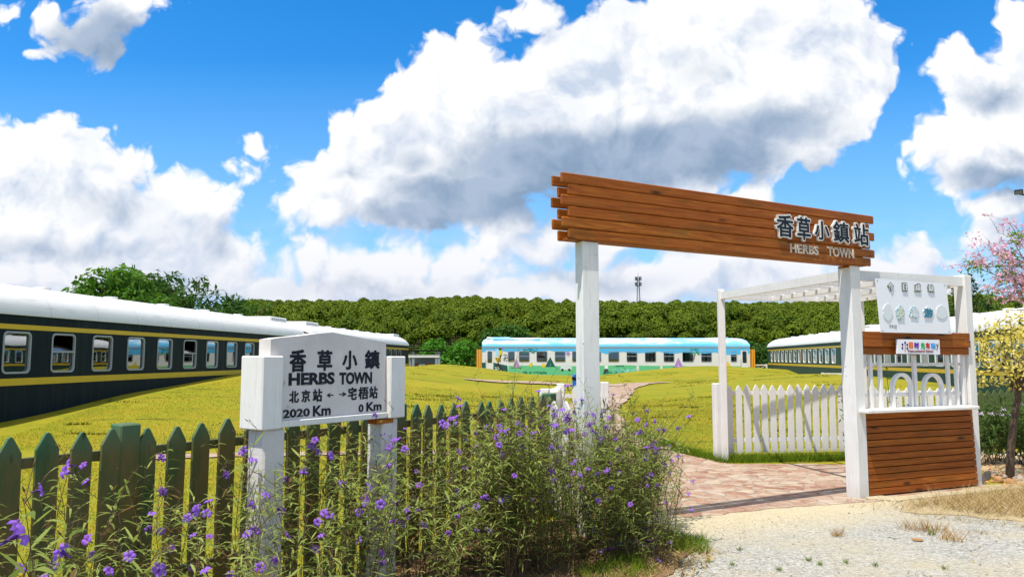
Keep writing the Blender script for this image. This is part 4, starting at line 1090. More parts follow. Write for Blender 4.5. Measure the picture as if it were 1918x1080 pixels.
def far_tree(name, label, px, py_top, Y, w, h, m, seed, n=14, leaf=.34, per=150, r0=.8, r1=1.5, asp=.5):
    p = at(px, py_top, Y); z0 = gz(p.x, Y) if Y < 110 else float(hill_z(np.array([p.x]), np.array([float(Y)]))[0]); top = p.z - z0
    return tree(name, label, (p.x, Y, z0), max(1.5, top-h*.7), .17, clump_list(seed, n, w/2-r0*.6, h/2-r1*.6, top-h/2, r0, r1), leaf, per, m, None, (.2,.1), .8, seed, asp)
far_tree('broadleaf_tree', 'tall light green tree, highest of the trees behind the left coach', 212, 488, 43, 6.0, 5.4, M_tree_l, 21, 20, .42, 170, .8, 1.4)
far_tree('broadleaf_tree', 'small light green tree right of the tallest tree behind the left coach', 276, 540, 41, 3.6, 3.4, M_tree_l, 22, 12, .36, 170, .6, 1.1)
far_tree('feathery_tree', 'dark feathery tree with a pointed top in the middle behind the left coach', 350, 505, 47, 5.2, 5.6, M_tree_d, 23, 16, .50, 110, .6, 1.2, .3)
far_tree('feathery_tree', 'dark feathery tree between the tallest tree and the pointed one behind the left coach', 290, 510, 50, 5.0, 5.0, M_tree_d, 24, 14, .50, 110, .7, 1.3, .3)
far_tree('feathery_tree', 'low dark feathery tree rightmost behind the roof of the left coach', 446, 542, 52, 5.4, 4.0, M_tree_d, 25, 12, .46, 110, .6, 1.1, .3)
far_tree('feathery_tree', 'dark feathery tree sloping down right of the pointed one behind the left coach', 400, 526, 49, 4.4, 4.8, M_tree_d, 26, 12, .46, 110, .6, 1.1, .3)
far_tree('broadleaf_tree', 'bright green leafy tree behind the shed between the two far coaches', 836, 632, 92, 9.0, 5.6, M_tree_b, 27, 24, .55, 120, .9, 1.6)
far_tree('broadleaf_tree', 'bright green bush standing right behind the low shed', 800, 650, 90, 3.5, 3.6, M_tree_b, 37, 8, .5, 120, .7, 1.2)
far_tree('creeper_covered_tree', 'dark green creeper hung tree rising behind the left end of the painted coach', 952, 607, 84, 7.6, 6.0, M_tree_d, 28, 24, .55, 130, .9, 1.5)
far_tree('broadleaf_tree', 'green tree standing between the painted coach and the right green coach', 1420, 634, 84, 4.6, 5.6, M_tree_d, 29, 16, .45, 170, .8, 1.3)
far_tree('broadleaf_tree', 'olive green bush at the foot of the hill left of the orange screen', 872, 655, 98, 5.0, 4.8, M_pine, 30, 12, .5, 130, .8, 1.3)

# ---- conifers behind the right coach
def conifer(label, px, py_top, Y, w, seed):
    p = at(px, py_top, Y); h = p.z+.2; r = np.random.default_rng(seed); th = thing('conifer', label, 'tree', (p.x, Y, -.2))
    MB().tube([(0,0,-.1),(0,0,h*.6),(0,0,h-.1)], [.16,.10,.02], 7).build('trunk', M_bark, th)
    P = []; N = []
    for z in np.arange(.8, h, .34):
        rad = w/2*(1-z/h)**.8+.12
        for a in np.arange(7)*.9+r.uniform(0,6):
            k = max(5, int(rad*26)); t = r.uniform(.1,1,k)
            q = np.stack([np.cos(a)*rad*t, np.sin(a)*rad*t, z + .22*rad*t**2 + r.normal(0,.04,k)],1) + r.normal(0,.07,(k,3)); P.append(q); N.append(np.tile([0,0,1.0],(k,1)))
    P, N = np.concatenate(P), np.concatenate(N)
    link('crown', quad_mesh('crown', cards(P, N, r.uniform(.16,.34,len(P)), .35, .6, r), 4, M_conif), th)
conifer('dark pointed conifer rising right behind the kiosk post', 1816, 512, 44, 3.4, 41)
conifer('low spreading conifer in front of the pink blossom right of the kiosk', 1851, 556, 42, 3.6, 42)
conifer('conifer seen through the gap between menu board and kiosk post', 1790, 528, 46, 3.4, 43)
conifer('small conifer at the right edge below the pink blossom', 1905, 566, 44, 3.0, 44)

# ---- pink blossom tree: bare arching branches set with flowers and leaf tufts
pk = thing('blossom_tree', 'pink blossoming tree with bare arching branches reaching in at the right edge', 'tree', (11.6, 15.6, gz(11.6,15.6)))
br = MB(); rp = np.random.default_rng(5); base = Vector((11.6,15.6,gz(11.6,15.6))); fl = []; lf = []
br.tube([(0,0,-.1),(-.05,0,1.2),(-.1,.1,2.6),(-.1,.1,4.6)], [.13,.11,.08,.03], 9)
def twig(a, b, r0, lvl):
    mid = a.lerp(b, .5) + Vector(rp.normal(0,.10,3))*(b-a).length*.5 + Vector((0,0,.12*(b-a).length))
    br.tube([a, a.lerp(mid,.5)+Vector((0,0,.02)), mid, b], [r0, r0*.85, r0*.65, r0*.35], 5)
    for _ in range(2 if lvl else 2): fl.append(mid.lerp(b, rp.uniform(-.5,1)) + Vector(rp.normal(0,.05,3)))
    if lvl == 0: return
    for _ in range(4):
        s = mid.lerp(b, rp.uniform(-.6,.9)); e = s + (b-a).normalized()*rp.uniform(.15,.45) + Vector(rp.normal(0,.17,3)); twig(s, e, r0*.45, lvl-1)
for px, py, Y in ((1838,500,15.4),(1822,498,15.8),(1845,545,15.2),(1865,482,15.6),(1880,525,15.0),(1900,470,15.8),(1902,440,15.6),(1868,560,15.3),(1905,500,15.2),(1885,580,15.5),(1912,545,15.5),(1875,505,16.0),(1925,520,15),(1940,470,15.5),(1960,500,16)):
    e = at(px, py, Y) - base; twig(Vector((-.1,.1,rp.uniform(2.0,3.2))), e, .022, 2)
    lf += [e + Vector(rp.normal(0,.04,3)) for _ in range(5 if rp.uniform() < .45 else 1)]
for px, py in ((1900,440),(1905,446),(1893,478),(1878,520),(1893,517),(1815,497),(1868,498),(1852,545),(1860,552),(1915,490),(1835,505)):
    c = at(px, py, 15.4) - base; lf += [c + Vector(rp.normal(0,.075,3)) for _ in range(32)]
br.build('trunk', plain('grey_pink_bark', (.26,.17,.15), .8, .1, .3, 6), pk)
F_ = np.array(fl); P = np.repeat(F_, 5, 0) + rp.normal(0,.028,(len(F_)*5,3))
link('blossom', quad_mesh('blossom', cards(P, ball(len(P),rp), rp.uniform(.045,.08,len(P)), .6, .4, rp), 4, M_pink), pk)
L_ = np.array(lf); link('foliage', quad_mesh('foliage', cards(L_, ball(len(L_),rp)+[0,0,.8], rp.uniform(.06,.11,len(L_)), .45, .5, rp), 4, M_tuft), pk)

# ---- yellow leaved tree beside the kiosk
yp = at(1890, 893, 10.2)
cl = []
for px, py, rad in ((1850,655,.30),(1845,690,.30),(1870,630,.30),(1900,612,.30),(1895,660,.36),(1930,640,.36),(1965,660,.38),(1925,690,.34),(1880,700,.28),(1960,705,.34),(1945,610,.3),(1990,640,.34)):
    p = at(px, py, 10.2 + rng.uniform(-.45,.35)); cl.append((p.x-yp.x, p.y-yp.y, p.z, rad))
tree('yellow_leaved_tree', 'small tree with yellow variegated leaves and a leaning trunk at the right edge', (yp.x, 10.2, 0), 1.32, .055, cl, .062, 2000, M_yell, None, (.24,.05), .85, 51, .48)

# ---- purple flowered plants
M_stem = mat('plant_stem', lambda t: t.mix(t.noise(pos(t), 9, 3, .6), (.06,.040,.020), (.17,.105,.055)), .7, .2)
M_rleaf = leafmat('narrow_leaf', (.105,.160,.026), (.40,.45,.125), .42, 2.2, (.17,.10,.035), .65)
def f_petal(t):
    geo = t.new('ShaderNodeNewGeometry'); n = t.noise(pos(t), 30, 3, .6)
    c = t.mix(n, (.22,.075,.56), (.42,.21,.80)); c = t.mix(t.mapr(rnd(t), 0, 1, 0, .5), c, (.34,.10,.52))
    tr = t.new('ShaderNodeBsdfTranslucent'); t.put(tr.inputs[0], c); ms = t.new('ShaderNodeMixShader'); ms.inputs[0].default_value = .35
    t.l.new(t.b.outputs[0], ms.inputs[1]); t.l.new(tr.outputs[0], ms.inputs[2]); t.l.new(ms.outputs[0], t.out.inputs[0]); return c
M_petal = mat('purple_petal', f_petal, .5, .2)
M_throat = plain('dark_violet_throat', (.06,.012,.16), .6)
def flower_mesh(seed, R_=.026):
    r = random.Random(seed); m = MB()
    for k in range(5):
        a = 2*math.pi*k/5; vs = []
        for i, (q, w, z) in enumerate(((.20,.55,-.005),(.58,.72,.005),(.90,.66,.003),(1.06,.34,-.004))):
            for s in (-1,0,1):
                rr = q*R_*(1.0 if s == 0 else .97); t = a + s*w*.75
                vs.append((rr*math.cos(t), rr*math.sin(t), z + (.0025 if s == 0 else -.001) + r.uniform(-.0025,.0025)))
        fs = [(i*3+j, i*3+j+1, i*3+j+4, i*3+j+3) for i in range(3) for j in range(2)]; m.add(vs, fs, True)
    m.cur = 1
    n = 6; ring_ = lambda rr, z: [(rr*math.cos(2*math.pi*i/n), rr*math.sin(2*math.pi*i/n), z) for i in range(n)]
    m.add(ring_(.0062,-.003) + ring_(.0035,-.018) + ring_(.0022,-.034), [(i, (i+1)%n, n+(i+1)%n, n+i) for i in range(n)] + [(n+i, n+(i+1)%n, 2*n+(i+1)%n, 2*n+i) for i in range(n)], True)
    m.add(ring_(.0058,-.0035), [tuple(range(n))])
    o = m.build('flower', [M_petal, M_throat]); me = o.data; bpy.data.objects.remove(o); return me
flowers = [flower_mesh(i) for i in range(4)]
def leaf(m, p, d, L, w, droop, r):
    d = Vector(d).normalized(); side = d.cross(Vector((r.uniform(-.4,.4),r.uniform(-.4,.4),1))).normalized(); vs = []
    for i, (t, k) in enumerate(((0,.3),(.33,1.0),(.7,.75),(1,.04))):
        c = p + d*L*t + Vector((0,0,-droop*L*t*t)); vs += [c - side*w*k*.5, c + side*w*k*.5]
    m.add(vs, [(0,1,3,2),(2,3,5,4),(4,5,7,6)], True)
def plant_proto(name, seed, h, nst, spread, nfl, label, group, dense=1.0, bare=.28, cat='plant'):
    r = random.Random(seed); th = thing(name, label, cat, (0,0,0), 0, group)
    st, lv, tips = MB(), MB(), []
    def stem(p0, d, L, rad, lvl):
        pts = [Vector(p0)]; d = Vector(d).normalized(); n = 7
        for i in range(n):
            d = (d + Vector((r.gauss(0,.09), r.gauss(0,.09), .035 if lvl == 0 else .02))).normalized(); pts.append(pts[-1] + d*L/n)
        st.tube(pts, [rad*(1-.65*i/n) for i in range(n+1)], 4, False)
        nn = int(L/.062*dense); ph = r.uniform(0,6.28)
        for k in range(nn):
            t = bare + (1-bare)*(k+.5)/nn if lvl == 0 else .1 + .9*(k+.5)/nn
            i = min(n-1, int(t*n)); p = pts[i].lerp(pts[i+1], t*n-i); ph += 1.57 + r.uniform(-.4,.4)
            for sgn in (0, math.pi):
                if r.random() < .16: continue
                a = ph + sgn + r.uniform(-.3,.3); up = r.uniform(.15,1.0)
                leaf(lv, p, (math.cos(a), math.sin(a), up), r.uniform(.075,.155)*(1.1 - .35*t), r.uniform(.009,.0165), r.uniform(.05,.75), r)
        tips.append((pts[-1], d)); tips.append((pts[-3] + Vector((r.uniform(-.05,.05),r.uniform(-.05,.05),.03)), d))
        if lvl == 0:
            for k in range(r.randint(1,3)):
                i = r.randint(3, n-1); a = r.uniform(0,6.28); stem(pts[i], d + Vector((math.cos(a)*.75, math.sin(a)*.75, .1)), L*r.uniform(.22,.42), rad*.55, 1)
        else:
            for k in range(2):                          # bare forked flower stalk with seed pods
                a = r.uniform(0,6.28); e = pts[-1] + Vector((math.cos(a)*.05, math.sin(a)*.05, r.uniform(.02,.07))); st.tube([pts[-1], e], [.0014,.0009], 3, False)
                st.tube([e, e + (e-pts[-1]).normalized()*.018], [.0028,.0012], 4)
    for k in range(nst):
        a = r.uniform(0,6.28); q = r.uniform(0,.10); lean = spread*r.uniform(.3,1)
        stem((q*math.cos(a), q*math.sin(a), -.02), (lean*math.cos(a), lean*math.sin(a), 1), h*r.uniform(.72,1.06), r.uniform(.0032,.0050), 0)
    st.build('stems', M_stem, th); lv.build('foliage', M_rleaf, th)
    r.shuffle(tips)
    for p, d in tips[:nfl]:
        f = link('flower', flowers[r.randint(0,3)], th, p + Vector((r.uniform(-.02,.02),r.uniform(-.02,.02),.03)))
        n = Vector((r.uniform(-.6,.6), -r.uniform(-.1,1.1), r.uniform(.1,1))).normalized(); f.rotation_euler = n.to_track_quat('Z','Y').to_euler(); f.scale = (r.uniform(.88,1.22),)*3
    return th
def fen(s, off): return (O_FEN[0] + s*math.sin(A_FEN) + off*math.cos(A_FEN), O_FEN[1] + s*math.cos(A_FEN) - off*math.sin(A_FEN))
ZN = {'near': ('narrow leaved violet flowered plant before the green fence left of the station sign', 'violet flowered plants left of the station sign'),
      'sign': ('slender violet flowered plant standing at the foot of the station sign', 'violet flowered plants under the station sign'),
      'mass': ('violet flowered narrow leaved plant in the dense thicket between station sign and left gate post', 'violet flowered plants in the dense thicket'),
      'edge': ('arching violet flowered plant leaning over the pavement right of the left gate post', 'violet flowered plants at the pavement edge')}
def zone(key, n_proto, places, hs_, nst, spread, nfl, seed, dense=1.0, bare=.28):
    lab, grp = ZN[key]; ps = [plant_proto('flowering_plant', seed+i, hs_[i % len(hs_)], nst, spread, nfl[i % len(nfl)], lab, grp, dense, bare) for i in range(n_proto)]
    r = random.Random(seed); used = set()
    for i, (x, y, k) in enumerate(places):
        j = i % n_proto; o = ps[j] if j not in used else copy_tree(ps[j]); used.add(j)
        o.location = (x, y, 0); o.rotation_euler = (r.uniform(-.05,.05), r.uniform(-.05,.05), r.uniform(0,6.28) if i >= n_proto else 0); o.scale = (k*r.uniform(.92,1.06),)*3
rz_ = random.Random(77); pl_ = []
for s, off, k in ((-.35,.42,.98),(-.15,.75,.93),(.15,.35,.95),(.25,.95,.86),(.42,.55,.86),(.62,.9,.84),(.62,.35,.80),(.85,.6,.86),(.95,1.05,.84),(1.05,.32,.92),(1.2,.7,.98),(-.3,1.15,.85),(1.3,.4,1.0),(.45,1.25,.80),(-.05,1.4,.78),(.75,1.3,.8),(1.4,.95,.92)):
    x, y = fen(s+rz_.uniform(-.05,.05), off); pl_.append((x, y, k))
pl_ += [(-1.40,2.35,.86),(-1.28,2.10,.84),(-1.02,2.30,.80),(-1.62,2.75,.92),(-.78,2.62,.80),(-1.15,2.7,.84),(-.55,2.9,.8),(-1.02,1.62,.97)]
zone('near', 6, pl_, (1.18,1.1,1.22,1.12), 4, .22, (5,3,5,4), 300, .95, .34)
pl_ = []
for s, off, k in ((1.45,.50,1.0),(1.6,.85,.98),(1.75,.30,.95),(1.9,.62,1.0),(2.05,.28,.92),(2.1,.95,.98),(2.25,.55,1.02),(2.35,.22,.98),(2.5,.75,1.05),(2.6,.35,1.04),(1.95,1.2,.9),(2.3,1.25,.92),(2.7,1.05,1.0),(1.65,1.25,.9),(2.75,.6,1.0)):
    x, y = fen(s+rz_.uniform(-.05,.05), off); pl_.append((x, y, k))
zone('sign', 5, pl_, (1.12,1.05,1.18), 5, .20, (3,4,2,3), 330, 1.05, .30)
pl_ = []
for i in range(150):
    s, off = rz_.uniform(2.7,5.4), rz_.uniform(.14,1.75)
    if off > 1.0 + .35*(s-2.7): continue
    x, y = fen(s, off)
    if math.hypot(x-.80, y-7.15) < .16 or len(pl_) >= 66: continue
    if x > 1.25: continue
    pl_.append((x, y, rz_.uniform(.80,1.08)*(1.0 - .10*max(0, off-.9))))
zone('mass', 7, pl_, (1.22,1.12,1.05,1.28), 5, .28, (3,2,4,3,2), 360, 1.2, .14)
pl_ = [(x, y, k) for x, y, k in ((1.05,6.9,.92),(1.25,6.75,.85),(1.15,7.2,.9),(1.35,7.1,.8),(1.0,7.35,.86),(1.3,6.4,.72),(1.15,6.2,.75),(.98,6.5,.9),(1.28,7.45,.72),(1.1,5.9,.66))]
zone('edge', 4, pl_, (1.15,1.05,1.0), 6, .42, (4,3,3), 390, 1.2, .2)
for i in range(16):
    p = at(rz_.uniform(1120,1250), rz_.uniform(985,1062), 6.2); d = direction(rz_.uniform(1120,1255), rz_.uniform(985,1062)); k = -CAM_Z/d.z
    o = link('fallen_flower', flowers[i % 4], None, (d.x*k, d.y*k, .03)); o.rotation_euler = (rz_.uniform(-.7,.7), rz_.uniform(-.7,.7), rz_.uniform(0,6)); o.scale = (1.15,)*3
    tag(o, 'violet flower lying on the soil at the edge of the gravel', 'flower', 'fallen violet flowers')

# ---- pale flowered shrubs right of the kiosk
M_pale = plain('pale_mauve_petal', (.62,.50,.66), .5, .2, .15, 20)
M_sleaf = leafmat('shrub_leaf', (.030,.070,.014), (.13,.20,.045), .3, 2.0)
for i, (px, Y, h, lab) in enumerate(((1842,11.6,1.00,'green shrub with pale mauve flower heads directly beside the kiosk post'), (1872,12.0,1.02,'green shrub with a pale flower head in the middle before the right green fence'), (1905,11.7,1.05,'green shrub with pale flowers behind the leaning tree trunk'), (1935,11.3,1.0,'green shrub behind the leaning trunk at the right edge'))):
    p = at(px, 800, Y); th = thing('flowering_shrub', lab, 'shrub', (p.x, Y, -.02)); r = np.random.default_rng(60+i); st = MB(); P = []
    for k in range(16):
        a = r.uniform(0,6.28); b = Vector((.12*math.cos(a),.12*math.sin(a),0)); e = Vector((r.normal(0,.22), r.normal(0,.2), h*r.uniform(.6,.95))); mid = b.lerp(e,.5)+Vector(r.normal(0,.04,3)); st.tube([b, mid, e], [.007,.005,.002], 4, False)
        n = 60; t = r.uniform(.3,1.05,n); P.append(np.array(b)+(np.array(e)-np.array(b))*t[:,None] + r.normal(0,.06,(n,3)))
    st.build('stems', M_stem, th); P = np.concatenate(P)
    link('foliage', quad_mesh('foliage', cards(P, ball(len(P),r)+[0,0,.6], r.uniform(.05,.13,len(P)), .22, .6, r), 4, M_sleaf), th)
    for k in range(4):
        c = np.array([r.normal(0,.2), r.normal(-.12,.1), h*r.uniform(.72,1.0)]); Q = c + r.normal(0,.018,(26,3))*np.array([1.3,1.3,.7])
        link('flower_head', quad_mesh('flower_head', cards(Q, ball(26,r)+[0,-.5,1], r.uniform(.016,.028,26), .8, .4, r), 4, M_pale), th)
# dark climber between picket fence and gate post, and one weed stem inside the window
def twiggy(name, label, base, h, n, seed, cat='plant', spread=.12, leafs_=50):
    th = thing(name, label, cat, base); r = np.random.default_rng(seed); st = MB(); P = []
    for k in range(n):
        e = Vector((r.normal(0,spread), r.normal(0,spread), h*r.uniform(.55,1))); mid = e*.5+Vector(r.normal(0,.04,3)); st.tube([(0,0,0), mid, e], [.007,.005,.002], 4, False)
        t = r.uniform(.15,1,leafs_); P.append(np.array(e)*t[:,None] + r.normal(0,.035,(leafs_,3)))
    st.build('stems', M_stem, th); P = np.concatenate(P)
    link('foliage', quad_mesh('foliage', cards(P, ball(len(P),r)+[0,0,.6], r.uniform(.04,.09,len(P)), .25, .6, r), 4, M_tree_d), th)
p = at(1592, 850, 10.9); twiggy('climbing_plant', 'dark leafy climber between white fence and right gate post', (p.x, 10.9, 0), 1.25, 5, 71)
p = at(1683, 760, 12.2); twiggy('young_tree', 'thin sapling seen behind the arched kiosk window', (p.x, 12.2, 0), 1.75, 5, 72, 'tree', .2, 26)

# ---- grasses
M_blade = leafmat('grass_blade', (.175,.185,.012), (.30,.255,.020), .25, .9, (.40,.28,.06), .6)
M_fresh = leafmat('fresh_grass_blade', (.06,.12,.006), (.20,.28,.016), .3, 1.5, None, .6)
M_straw = leafmat('straw', (.24,.15,.045), (.60,.46,.22), .2, 2.0, (.13,.075,.03), .7)
def blades(P, h, w, lean, r=nr):
    n = len(P); a = r.uniform(0,6.283,n); d = np.stack([np.cos(a), np.sin(a), np.zeros(n)],1); b = r.uniform(0,6.283,n)
    e = np.stack([np.cos(b)*lean*h, np.sin(b)*lean*h, h*np.sqrt(np.maximum(.05,1-lean**2))],1) if np.ndim(lean) else np.stack([np.cos(b)*lean*h, np.sin(b)*lean*h, h],1)
    return np.stack([P-d*np.reshape(w,(-1,1))/2, P+d*np.reshape(w,(-1,1))/2, P+e],1)
def inside(x, y, poly):
    c = np.zeros(len(x), bool); j = len(poly)-1
    for i in range(len(poly)):
        xi, yi = poly[i]; xj, yj = poly[j]
        c ^= ((yi > y) != (yj > y)) & (x < (xj-xi)*(y-yi)/((yj-yi) or 1e-9) + xi); j = i
    return c
def scatter(poly, n, r=nr):
    q = np.array(poly); x = r.uniform(q[:,0].min(), q[:,0].max(), n*3); y = r.uniform(q[:,1].min(), q[:,1].max(), n*3)
    k = inside(x, y, poly); return x[k][:n], y[k][:n]
def grass(name, polys, n, h, w, lean, m, clump=0):
    P = []
    for poly in polys:
        x, y = scatter(poly, n)
        if clump: x = x + .03*np.sin(y*40); 
        P.append(np.stack([x, y, ground(x,y)+.003],1))
    P = np.concatenate(P); k = len(P)
    return tag(link(name, quad_mesh(name, blades(P, nr.uniform(*h,k), nr.uniform(*w,k), lean), 3, m)), kind='stuff')
grass('lawn_grass', [[(-8,7.8),(-2.2,4.6),(.3,8.6),(.9,12.4),(-8,11.6)], [(-10,13.3),(1.0,13.6),(.9,20),(-11,20)], [(3.0,13.3),(6.5,13.9),(11,16),(11,22),(2.6,22)]], 42000, (.012,.034), (.006,.012), .8, M_blade)
grass('lawn_grass', [[(-11,20),(1.6,20),(2.6,30),(-10,30)], [(3.2,20),(13,20),(16,28),(4,28)]], 16000, (.015,.04), (.012,.024), .8, M_blade)
grass('grass_verge', [[(2.75,13.2),(2.95,12.5),(3.2,11.75),(3.75,11.80),(6.0,12.15),(6.0,12.5),(3.3,12.3),(2.95,13.6)], [(2.55,13.6),(2.95,13.2),(2.7,16),(2.45,16)]], 9000, (.04,.16), (.004,.010), .7, M_fresh)
grass('bed_grass', [[(1.35,6.35),(1.62,6.4),(1.72,6.8),(1.5,7.1),(1.25,6.9)], [(.7,5.4),(1.1,5.8),(1.0,6.4),(.4,5.8)]], 900, (.03,.12), (.004,.008), .9, M_fresh)
grass('dry_grass', [[(4.25,8.35),(5.0,7.75),(6.5,7.25),(9,6.9),(12,6.6),(13,9.5),(7.5,9.9),(6.0,9.35),(5.2,8.95)]], 21000, (.06,.20), (.004,.008), 1.3, M_straw)
grass('dry_grass', [[(3.6,8.4),(4.6,7.3),(6.5,6.7),(9,6.3),(12,6.2),(13,9.5),(7.5,9.9),(6.0,9.35),(5.2,8.95)]], 7000, (.04,.13), (.004,.008), 1.5, M_straw)
grass('leaf_litter', [[(-.2,4.4),(1.2,5.4),(1.7,6.4),(1.35,7.4),(.4,7.0)]], 2600, (.02,.06), (.008,.018), 2.0, M_straw)
M_tan = leafmat('orange_straw', (.30,.15,.035), (.62,.40,.13), .2, 2.0, (.13,.06,.02), .7)
def tuft(px, py, n, h, m, label, spread=.05, name='grass_tuft', grp=None):
    d = direction(px, py); k = -CAM_Z/d.z; r = np.random.default_rng(int(px*7+py)); P = np.stack([r.normal(0,spread,n), r.normal(0,spread*.8,n), np.zeros(n)],1)
    o = link(name, quad_mesh(name, blades(P, r.uniform(h*.4,h,n), r.uniform(.003,.007,n), .7, r), 3, m), None, (d.x*k, d.y*k, .012)); tag(o, label, 'grass tuft', grp)
tuft(1735,995,150,.14,M_tan,'large brown dry grass tuft on the gravel below the kiosk',.10); tuft(1782,1013,90,.15,M_tan,'tall straw coloured tuft right of the large brown tuft on the gravel',.06)
tuft(1568,1005,60,.10,M_tan,'small straw tuft alone in the middle of the gravel',.03); tuft(1700,990,40,.10,M_straw,'straw tuft left of the large brown tuft',.05)
tuft(1835,1000,40,.06,M_straw,'low reddish dry tuft at the far right of the gravel',.05); tuft(1745,1003,30,.09,M_fresh,'green blades growing within the large brown tuft on the gravel',.03)
for px, py in ((1515,1052),(1535,1060),(1585,1056),(1640,1062),(1460,1070),(1330,1055),(1372,1060),(1770,1068),(1385,1032)): tuft(px, py, 26, .045, M_fresh, 'tiny green weed growing in the foreground gravel', .012, 'weed', 'tiny weeds in the gravel')
tuft(1345,1037,30,.06,M_straw,'thin dry tuft on the gravel by the thicket',.05)
for px, py, k in ((1690,905,0),(1745,898,1),(1660,912,2),(1772,893,3)):
    d = direction(px, py); q = -CAM_Z/d.z; r = np.random.default_rng(900+k); m = MB()
    for _ in range(9):
        a = r.uniform(0,6.28); h = r.uniform(.18,.42); m.tube([(0,0,0),(.03*math.cos(a),.03*math.sin(a),h*.6),(.10*math.cos(a),.10*math.sin(a),h)], [.0022,.0018,.0008], 3, False)
    o = m.build('dry_stalks', M_straw, None, (d.x*q, d.y*q, .01)); tag(o, ('thin dry stalks before the left half of the kiosk panel','thin dry stalks before the right half of the kiosk panel','thin dry stalks next to the right gate post','thin dry stalks near the right kiosk post')[k], 'dry stalks')

# low ridges of longer turf running across the lawn
P = []; rr_ = np.random.default_rng(404)
for _ in range(150):
    y = rr_.uniform(15, 62); px_ = rr_.uniform(20, 1560); x = (px_-959)/F_PX*y
    if (1.2 < x < 3.4 and y < 30) or x < -11.6+.065*(y-18) : continue
    k = int(rr_.uniform(40, 120)); L = rr_.uniform(.35, 1.3)*(1+y/60); q = rr_.uniform(-.5,.5,k)*L
    P.append(np.stack([x+q, y+.10*np.sin(q*3+y)+rr_.normal(0,.03,k), np.zeros(k)],1))
P = np.concatenate(P); P[:,2] = ground(P[:,0], P[:,1])
tag(link('turf_ridges', quad_mesh('turf_ridges', blades(P, rr_.uniform(.03,.10,len(P)), rr_.uniform(.012,.028,len(P)), .9, rr_), 3, leafmat('long_turf', (.055,.07,.005), (.17,.18,.010), .2, 1.0))), kind='stuff')
x, y = scatter([(-.2,4.6),(6.0,4.6),(9,6.8),(4.2,8.4),(1.8,7.7),(1.9,6.4),(1.0,5.2)], 420)
Q = cards(np.stack([x,y,np.full(len(x),.012)],1), np.tile([0,0,1.0],(len(x),1)), nr.uniform(.012,.05,len(x)), .35, .25)
tag(link('leaf_litter', quad_mesh('leaf_litter', Q, 4, M_straw)), kind='stuff')

# ---- pebbles and rocks
M_rock = mat('rock', lambda t: (bump(t, t.noise(obj_co(t), 12, 6, .7), .8, .02), t.mix(t.noise(obj_co(t), 7, 5, .6), (.30,.20,.12), (.60,.50,.40)))[1], .85, .15)
M_rock2 = mat('orange_rock', lambda t: (bump(t, t.noise(obj_co(t), 12, 6, .7), .8, .02), t.mix(t.noise(obj_co(t), 9, 5, .6), (.36,.15,.05), (.58,.34,.16)))[1], .85, .15)
def rock_mesh(seed, m):
    bm = bmesh.new(); bmesh.ops.create_icosphere(bm, subdivisions=3, radius=1); r = random.Random(seed)
    ks = [(Vector((r.gauss(0,1),r.gauss(0,1),r.gauss(0,1))).normalized(), r.uniform(.5,.85)) for _ in range(11)]
    for v in bm.verts:
        for k, d in ks:
            e = v.co.dot(k)-d
            if e > 0: v.co -= k*e*.9
        v.co.z *= .7
    return MB().bm(bm, False).build('rock', m)
ro = [rock_mesh(i, (M_rock, M_rock2)[i % 2]) for i in range(4)]
rl = [('grey rock at the foot of the right kiosk post',1838,900,.085),('orange rock in the rubble right of the kiosk',1868,902,.10),('large pale rock right of the kiosk post',1856,893,.10),('orange rock near the leaning trunk',1893,906,.09),('pale rock at the right edge below the leaning trunk',1912,900,.10),('small stone at the foot of the kiosk panel',1811,899,.05),('orange rock in front of the leaning trunk',1880,897,.08),('reddish flat stone on the right gravel',1718,1013,.05)]
for i, (lab, px, py, s) in enumerate(rl):
    d = direction(px, py); q = -CAM_Z/d.z; o = ro[i % 4] if i < 4 else ro[i % 4].copy()
    if i >= 4: COL.objects.link(o)
    o.location = (d.x*q, d.y*q, s*.3); o.scale = (s, s*.9, s*(.8 if i != 7 else .3)); o.rotation_euler.z = i*1.3; tag(o, lab, 'rock')
# loose stones of the gravel
n = 2600; x, y = scatter([(-.5,3.2),(6.2,3.2),(9,6.8),(4.2,8.2),(1.8,7.6),(1.9,6.4),(1.0,5.2)], n); s = nr.uniform(.003,.011,len(x))*np.where(nr.uniform(0,1,len(x)) > .97, 2.2, 1)
oc = np.array([[1,0,0],[0,1,0],[-1,0,0],[0,-1,0],[0,0,.8],[0,0,-.3]]); tri = [(0,1,4),(1,2,4),(2,3,4),(3,0,4)]
V = oc[None]*s[:,None,None]*nr.uniform(.6,1.3,(len(x),6,1)) + np.stack([x,y,np.full(len(x),.006)],1)[:,None]
tag(link('loose_gravel', quad_mesh('loose_gravel', np.concatenate([V[:,list(t)] for t in tri]), 3, plain('loose_stone', (.40,.385,.34), .85, .2, .35, 9))), kind='stuff')
x, y = scatter([(5.95,9.7),(7.6,9.2),(9.5,10.5),(8.6,12.6),(6.7,12.3)], 900); s = nr.uniform(.008,.035,len(x))
V = oc[None]*s[:,None,None]*nr.uniform(.6,1.3,(len(x),6,1)) + np.stack([x,y,np.full(len(x),.016)],1)[:,None]
tag(link('rubble', quad_mesh('rubble', np.concatenate([V[:,list(t)] for t in tri]), 3, M_rock2)), kind='stuff')

# ================================================================ remaining things
M_steel = plain('grey_steel', (.20,.21,.23), .5, .4, .2, 5); M_dark = plain('dark_metal', (.012,.012,.013), .75, .08, .2, 5)
